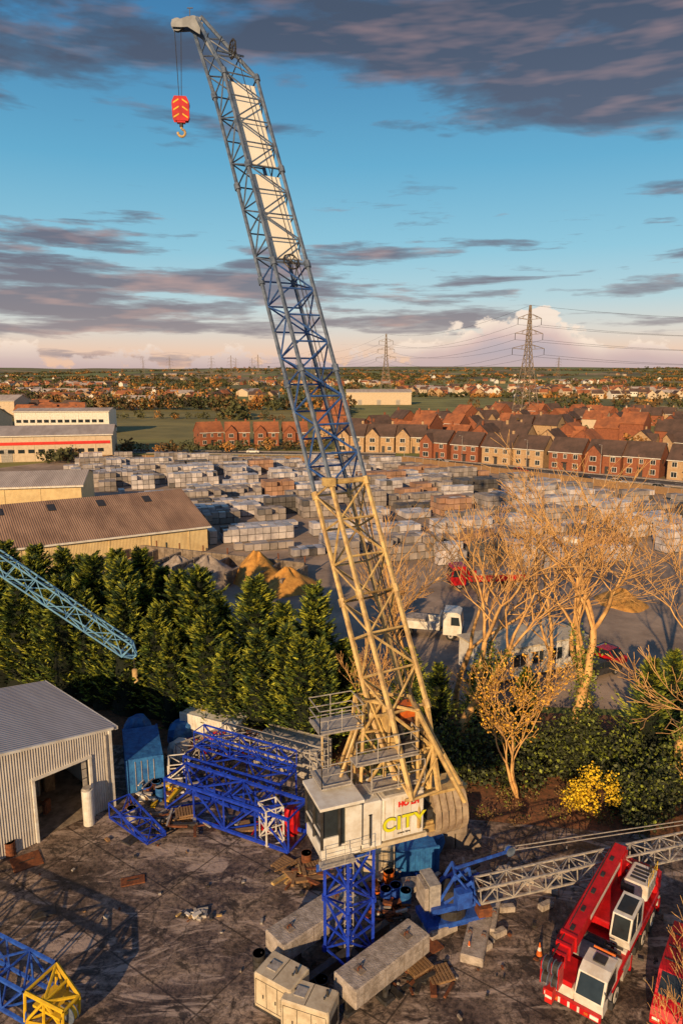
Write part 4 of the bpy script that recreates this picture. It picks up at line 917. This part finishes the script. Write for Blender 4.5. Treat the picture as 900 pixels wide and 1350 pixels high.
# ---------------------------------------------------------------- vegetation
def conifer_mesh(seed,H=12.5,Rb=2.7):
    global rng
    rng=np.random.default_rng(seed); npl=300; z0=rng.uniform(.0,1,npl)**.9*H*.95+.2; th=rng.uniform(0,2*np.pi,npl)
    f=z0/H; prof=Rb*(1-f)**.8*(1+.18*np.sin(th*3+f*9))*rng.uniform(.6,1.22,npl)+.22
    nl=30; t=np.linspace(.3,1.05,nl)[None,:]*np.ones((npl,1)); t=t+rng.uniform(-.03,.03,t.shape)
    up_=rng.uniform(.15,.75,npl)[:,None]
    Cz=z0[:,None]+prof[:,None]*(up_*t+.25*t**2)
    side=np.where(np.arange(nl)%2==0,1.,-1.)[None,:]*rng.uniform(.3,1,(npl,nl)); wid=prof[:,None]*(1.12-t)*.42+.05
    ax=np.stack([np.cos(th),np.sin(th),np.zeros(npl)],1); pp=np.stack([-np.sin(th),np.cos(th),np.zeros(npl)],1)
    C=ax[:,None,:]*(prof[:,None]*t)[:,:,None]+pp[:,None,:]*(side*wid)[:,:,None]; C[:,:,2]=Cz-np.abs(side*wid)*.25
    C+=rng.normal(size=C.shape)*.05
    A=ax[:,None,:]*1.0+pp[:,None,:]*(side*.75)[:,:,None]+np.array([0,0,1])*(up_+.25*t)[:,:,None]+rng.normal(size=(npl,nl,3))*.22
    n=npl*nl; l=rng.uniform(.38,.75,n); w=rng.uniform(.09,.17,n)
    V,F=leafquads(C.reshape(-1,3),A.reshape(-1,3),l,w)
    light=((t.ravel()>.70)&(rng.random(n)<.75)&(np.repeat(rng.random(npl),nl)<.8))  # outer leaves take the painted sunlit colour
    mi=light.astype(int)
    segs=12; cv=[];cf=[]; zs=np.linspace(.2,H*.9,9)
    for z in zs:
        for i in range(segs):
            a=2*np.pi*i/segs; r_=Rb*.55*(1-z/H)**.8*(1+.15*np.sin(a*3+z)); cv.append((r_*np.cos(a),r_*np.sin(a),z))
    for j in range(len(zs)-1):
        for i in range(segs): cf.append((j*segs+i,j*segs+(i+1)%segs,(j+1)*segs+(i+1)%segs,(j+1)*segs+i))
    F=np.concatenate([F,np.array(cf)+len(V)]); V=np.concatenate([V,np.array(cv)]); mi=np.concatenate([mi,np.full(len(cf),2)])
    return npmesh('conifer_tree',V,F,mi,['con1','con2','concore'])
CM=[conifer_mesh(s,12.3,2.9+.25*(s%3)) for s in range(5)]
pos=[]
for i in range(16):
    t=i/15; x=-34+31.5*t; y=62.5-13.0*t; pos.append((x+U(-.6,.6),y+U(-.8,.8),U(.62,.94)))
for i in range(16):
    t=i/15; x=-38+36*t; y=68-15.0*t; pos.append((x+U(-.8,.8),y+U(-.8,.8),U(.80,1.02)))
for i in range(12):
    t=i/11; x=-46+32*t; y=75-10*t; pos.append((x+U(-.8,.8),y+U(-.8,.8),U(.72,.92)))
for p in((-1.5,49.5,.72),(.2,52.5,.62),(5.3,53,.55),(7.4,51.5,.5),(10.6,52,.5),(22.5,49,.62),(25,51,.6),(14.5,53,.42)): pos.append(p)
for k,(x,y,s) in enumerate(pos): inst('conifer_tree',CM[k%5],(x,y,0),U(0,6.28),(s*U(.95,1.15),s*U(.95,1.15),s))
def nrm(v): return v/np.linalg.norm(v)
def grow(segs,p,d,L_,r,depth,spread,twig):
    n=4 if depth>3 else 3
    for i in range(n):
        d=nrm(d+np.array([random.gauss(0,.12),random.gauss(0,.12),random.gauss(0,.07)+.035]))
        q=p+d*L_/n; r2=max(twig,r*.93); segs.append((p,q,r,r2)); p=q; r=r2
        if 0<depth<=4 and i<n-1 and R()<.42:
            dd=nrm(d+np.array([random.gauss(0,spread*1.3),random.gauss(0,spread*1.3),random.gauss(.0,spread*.6)])); grow(segs,p,dd,L_*U(.4,.65),max(twig,r*.5),max(0,depth-2),spread,twig)
    if depth<=0: return
    nb=2 if R()<.62 else 3
    az=U(0,6.28)
    for k in range(nb):
        a2=az+k*2*math.pi/nb+U(-.5,.5); s=spread*U(.5,1.3)*(.55 if k==0 else 1)
        dd=nrm(d+np.array([math.cos(a2)*s,math.sin(a2)*s,random.gauss(.05,.12)])); grow(segs,p,dd,L_*U(.66,.92),max(twig,r*(U(.76,.88) if k==0 else U(.58,.74))),depth-1,spread,twig)
def bare_tree(name,loc,H,r,seed,depth=6,spread=.5,lean=(0,0),leaf=None,ivy=0,nstem=1,key='bark',nleaf=1,lsz=.16,twig=.018,first=.24,wide=1.0):
    random.seed(seed); segs=[]
    for s in range(nstem):
        d=nrm(np.array([lean[0]+(U(-.3,.3) if nstem>1 else 0),lean[1]+(U(-.25,.25) if nstem>1 else 0),1.])); grow(segs,np.zeros(3),d,H*first,r/(nstem**.5),depth,spread,twig)
    mz=max(s[1][2] for s in segs); k=np.array([wide,wide,1.0])*H/mz
    segs=[(a*k,b*k,c,d) for a,b,c,d in segs]
    V,F=tubes_np(segs,4); mi=np.zeros(len(F),int); keys=[key]
    if leaf:
        src=[s[1] for s in segs if s[3]<.03]
        C=np.array([src[rng.integers(len(src))] for _ in range(int(len(src)*nleaf))])+rng.normal(size=(int(len(src)*nleaf),3))*.15
        v,f=leafquads(C,rng.normal(size=C.shape),rng.uniform(lsz*.6,lsz*1.3,len(C)),rng.uniform(lsz*.5,lsz,len(C))); F=np.concatenate([F,f+len(V)]); V=np.concatenate([V,v]); mi=np.concatenate([mi,np.full(len(f),1)]); keys.append(leaf)
    if ivy:
        big=[s for s in segs if s[3]>.12 and s[1][2]<ivy]; C=[]
        for a,b,r0,r1 in big:
            m=int(120*np.linalg.norm(b-a))
            t=rng.random((m,1)); C.append(a+(b-a)*t+rng.normal(size=(m,3))*(r0*.6+.16))
        if C:
            C=np.concatenate(C); v,f=leafquads(C,rng.normal(size=C.shape),rng.uniform(.12,.28,len(C)),rng.uniform(.1,.2,len(C))); F=np.concatenate([F,f+len(V)]); V=np.concatenate([V,v]); mi=np.concatenate([mi,np.full(len(f),len(keys))]); keys.append('ivy')
    o=D.objects.new(name,npmesh(name,V,F,mi,keys)); COL.objects.link(o); o.location=loc; return len(segs)
bare_tree('bare_tree',(8.6,48.2,0),19.5,.44,3,6,.46,(.02,0),ivy=8,wide=1.15)
bare_tree('bare_tree',(6.6,58.5,0),18,.34,5,6,.46)
bare_tree('bare_tree',(9.6,56.5,0),18,.30,51,6,.46,(.05,0),wide=1.15)
bare_tree('bare_tree',(16.2,46.8,0),23.5,.54,8,7,.50,(.05,0),ivy=9,wide=1.2)
bare_tree('bare_tree',(19.0,50.5,0),21,.40,12,6,.50,(.12,0),ivy=5,wide=1.1)
bare_tree('bare_tree',(22.4,43.5,0),19,.42,14,7,.50,(-.04,0),ivy=7,wide=1.1)
bare_tree('bare_tree',(17.5,57,0),16,.28,21,5,.48)
bare_tree('bare_tree',(27,56,0),21,.36,23,6,.5,wide=1.1)
bare_tree('bare_tree',(3.6,55,0),13,.22,25,6,.45)
bare_tree('golden_leaved_tree',(11.7,43.4,0),10.5,.22,31,5,.5,leaf='gold',nleaf=1.3,lsz=.17,nstem=3,wide=1.15)
bare_tree('golden_leaved_tree',(21.5,37.5,0),9,.18,33,5,.5,leaf='gold',nleaf=.9,lsz=.15)
bare_tree('bare_sapling',(13.9,24.6,0),6.2,.07,37,5,.5,nstem=3,twig=.009)
bare_tree('bare_sapling',(16.0,25.0,0),7.0,.07,39,5,.5,nstem=3,twig=.009)
bare_tree('bare_shrub',(2.4,51,0),8,.12,41,5,.5,nstem=4)
random.seed(99)
def bush(name,blobs,keys,dens,lsz):
    Vs=[];Fs=[];mi=[];o_=0
    for (x,y,z,rx,ry,rz) in blobs:
        n=int(dens*rx*ry*rz**.5*4); d=rng.normal(size=(n,3)); d/=np.linalg.norm(d,axis=1,keepdims=True); rad=rng.uniform(.5,1.08,(n,1))*(1+.22*np.sin(d[:,0:1]*6+x)*np.cos(d[:,1:2]*5))
        C=np.array([x,y,z])+d*rad*np.array([rx,ry,rz]); C=C[C[:,2]>0.02]; v,f=leafquads(C,rng.normal(size=C.shape)+np.array([0,0,.4]),rng.uniform(lsz*.6,lsz*1.4,len(C)),rng.uniform(lsz*.4,lsz,len(C)))
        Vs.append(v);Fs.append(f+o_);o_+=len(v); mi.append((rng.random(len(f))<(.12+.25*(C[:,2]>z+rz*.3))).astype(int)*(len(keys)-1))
    o=D.objects.new(name,npmesh(name,np.concatenate(Vs),np.concatenate(Fs),np.concatenate(mi),keys)); COL.objects.link(o)
bl=[]
for i in range(34):
    t=i/33; x=2.5+24*t; bl.append((x+U(-.6,.6),47.2-3.5*t+U(-1.5,2.5),U(.6,1.6),U(1.2,2),U(1.1,1.6),U(1.2,2.6)))
for i in range(14): bl.append((U(18,27),U(40,45),U(.6,2.2),U(1,1.8),U(1,1.6),U(1.2,2.2)))
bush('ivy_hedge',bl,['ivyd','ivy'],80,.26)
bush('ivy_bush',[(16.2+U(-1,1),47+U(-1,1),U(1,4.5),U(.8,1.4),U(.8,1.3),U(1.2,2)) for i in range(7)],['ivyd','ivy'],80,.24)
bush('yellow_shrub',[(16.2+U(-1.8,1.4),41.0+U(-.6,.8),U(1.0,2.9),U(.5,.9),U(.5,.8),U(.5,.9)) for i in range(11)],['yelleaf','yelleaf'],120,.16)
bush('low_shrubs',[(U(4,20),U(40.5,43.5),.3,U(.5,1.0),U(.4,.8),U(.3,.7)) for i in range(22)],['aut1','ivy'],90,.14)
bush('ground_weeds',[(U(-13,2),U(46,50),.2,U(.4,1.2),U(.4,.8),U(.2,.6)) for i in range(20)],['aut1','ivy'],80,.14)
# ---------------------------------------------------------------- camera
cam=D.cameras.new('camera'); co=D.objects.new('camera',cam); COL.objects.link(co); S.camera=co
cam.sensor_fit='VERTICAL'; cam.sensor_height=36; cam.lens=25.33; cam.clip_end=30000; cam.clip_start=.5
co.location=(0,0,28); co.rotation_euler=(math.radians(90-11.2),0,0)
# ---------------------------------------------------------------- sun + sky
el=math.radians(18.5); sx,sy=-.34,-.940
sl=D.lights.new('sun','SUN'); sl.energy=5.0; sl.angle=math.radians(.5); sl.color=(1,.67,.34); so=D.objects.new('sun',sl); COL.objects.link(so)
dv=Vector((sx*math.cos(el),sy*math.cos(el),math.sin(el))); so.rotation_euler=dv.to_track_quat('Z','Y').to_euler(); so.location=(0,-50,60)
w=D.worlds.new('World'); S.world=w; w.use_nodes=True; N=w.node_tree.nodes; L=w.node_tree.links; N.clear()
out=N.new('ShaderNodeOutputWorld'); bg=N.new('ShaderNodeBackground'); bg2=N.new('ShaderNodeBackground'); ms=N.new('ShaderNodeMixShader')
sky=N.new('ShaderNodeTexSky'); sky.sky_type='NISHITA'; sky.sun_disc=False; sky.sun_elevation=el; sky.sun_rotation=math.atan2(sx,sy)
L.new(sky.outputs[0],bg.inputs[0]); bg.inputs[1].default_value=.10
tc=N.new('ShaderNodeTexCoord'); sp=N.new('ShaderNodeSeparateXYZ'); L.new(tc.outputs['Generated'],sp.inputs[0])
def math_(op,a,b=None,cl=False):
    m=N.new('ShaderNodeMath'); m.operation=op; m.use_clamp=cl
    for i,v in enumerate((a,b)):
        if v is None: continue
        if isinstance(v,(int,float)): m.inputs[i].default_value=v
        else: L.new(v,m.inputs[i])
    return m.outputs[0]
def ramp(f,st,interp='LINEAR'):
    c=N.new('ShaderNodeValToRGB'); c.color_ramp.interpolation=interp; L.new(f,c.inputs[0]); e=c.color_ramp.elements
    def cc(q): return (q,q,q,1) if isinstance(q,(int,float)) else (*q,1)
    e[0].position,e[0].color=st[0][0],cc(st[0][1]); e[1].position,e[1].color=st[-1][0],cc(st[-1][1])
    for p,q in st[1:-1]: k=e.new(p); k.color=cc(q)
    return c.outputs[0]
def mix(f,a,c,mode='MIX'):
    x=N.new('ShaderNodeMix'); x.data_type='RGBA'; x.blend_type=mode
    if isinstance(f,float): x.inputs[0].default_value=f
    else: L.new(f,x.inputs[0])
    for s,v in ((6,a),(7,c)):
        if isinstance(v,tuple): x.inputs[s].default_value=(*v,1)
        else: L.new(v,x.inputs[s])
    return x.outputs[2]
def noise(scale,vs,off=(0,0,0),det=9,ro=.58,dist=.0):
    mp=N.new('ShaderNodeMapping'); mp.inputs['Scale'].default_value=vs; mp.inputs['Location'].default_value=off; L.new(tc.outputs['Generated'],mp.inputs[0])
    n=N.new('ShaderNodeTexNoise'); n.inputs['Scale'].default_value=scale; n.inputs['Detail'].default_value=det; n.inputs['Roughness'].default_value=ro; n.inputs['Distortion'].default_value=dist; L.new(mp.outputs[0],n.inputs['Vector']); return n.outputs['Fac']
z2=math_('MULTIPLY',sp.outputs[2],2.0,True)
grad=ramp(z2,[(0,(.92,.56,.38)),(.05,(.88,.62,.48)),(.10,(.74,.68,.62)),(.18,(.47,.66,.72)),(.30,(.27,.58,.73)),(.50,(.12,.42,.64)),(.76,(.05,.23,.46)),(1,(.025,.12,.30))])
bias=ramp(z2,[(0,.36),(.07,.47),(.11,.59),(.2,.64),(.28,.60),(.34,.44),(.50,.43),(.57,.60),(.66,.65),(.74,.77),(.85,.84),(1,.75)])
n1=noise(3.0,(1,1,4.2),(3.1,1.7,.4),6,.56,.2)
n1l=noise(4.6,(1,1,8.5),(1.3,4.7,2.2),6,.58,.15)
wl=ramp(z2,[(.36,0),(.50,1)])
nn=mix(wl,n1l,n1)
tilt=math_('MULTIPLY',math_('MULTIPLY',sp.outputs[0],math_('SUBTRACT',sp.outputs[2],.2)),1.2)
dn=math_('ADD',math_('ADD',nn,math_('MULTIPLY',math_('SUBTRACT',bias,.5),.60)),tilt)
dens=ramp(dn,[(.53,0),(.59,.7),(.65,.97)])
ccol=ramp(z2,[(0,(.42,.33,.35)),(.14,(.22,.18,.22)),(.27,(.14,.13,.18)),(.5,(.09,.10,.15)),(.8,(.055,.07,.11)),(1,(.06,.08,.13))])
n3=noise(8,(1,1,6),(1,2,3),3)
pk=math_('MULTIPLY',ramp(n3,[(.50,0),(.70,1)]),ramp(z2,[(0,.7),(.3,.55),(.6,.34),(1,.22)]))
ccol2=mix(pk,ccol,(.64,.37,.31))
c=mix(dens,grad,ccol2)
n4=noise(17,(1,1,1.5),(5,0,0),6,.6)
n5=noise(3.5,(1,1,.2),(8,1,0),2,.5)
hgt=math_('ADD',.016,math_('MULTIPLY',math_('SUBTRACT',n5,.37),.20))
az=ramp(math_('ADD',math_('MULTIPLY',sp.outputs[0],1.0),.5),[(.0,.4),(.45,.45),(.62,.7),(.75,1.15),(1,1.15)])
hgt=math_('MULTIPLY',hgt,az)
t=math_('SUBTRACT',math_('ADD',hgt,math_('MULTIPLY',math_('SUBTRACT',n4,.5),.15)),sp.outputs[2])
cd=math_('MULTIPLY',math_('MULTIPLY',t,130.0,True),.94)
cshade=ramp(math_('ADD',math_('MULTIPLY',t,-16.0),math_('ADD',math_('MULTIPLY',math_('SUBTRACT',n4,.5),2.8),.78)),[(.1,(.38,.36,.47)),(.45,(.72,.50,.48)),(.75,(1.0,.80,.66))])
low=ramp(z2,[(0,0),(.03,.35),(.07,1)])
cshade=mix(low,(.60,.45,.46),cshade)
c=mix(cd,c,cshade)
below=math_('LESS_THAN',sp.outputs[2],0.0)
c=mix(below,c,(.22,.17,.13))
L.new(c,bg2.inputs[0]); bg2.inputs[1].default_value=1.0
ms.inputs[0].default_value=.88; L.new(bg.outputs[0],ms.inputs[1]); L.new(bg2.outputs[0],ms.inputs[2]); L.new(ms.outputs[0],out.inputs[0])
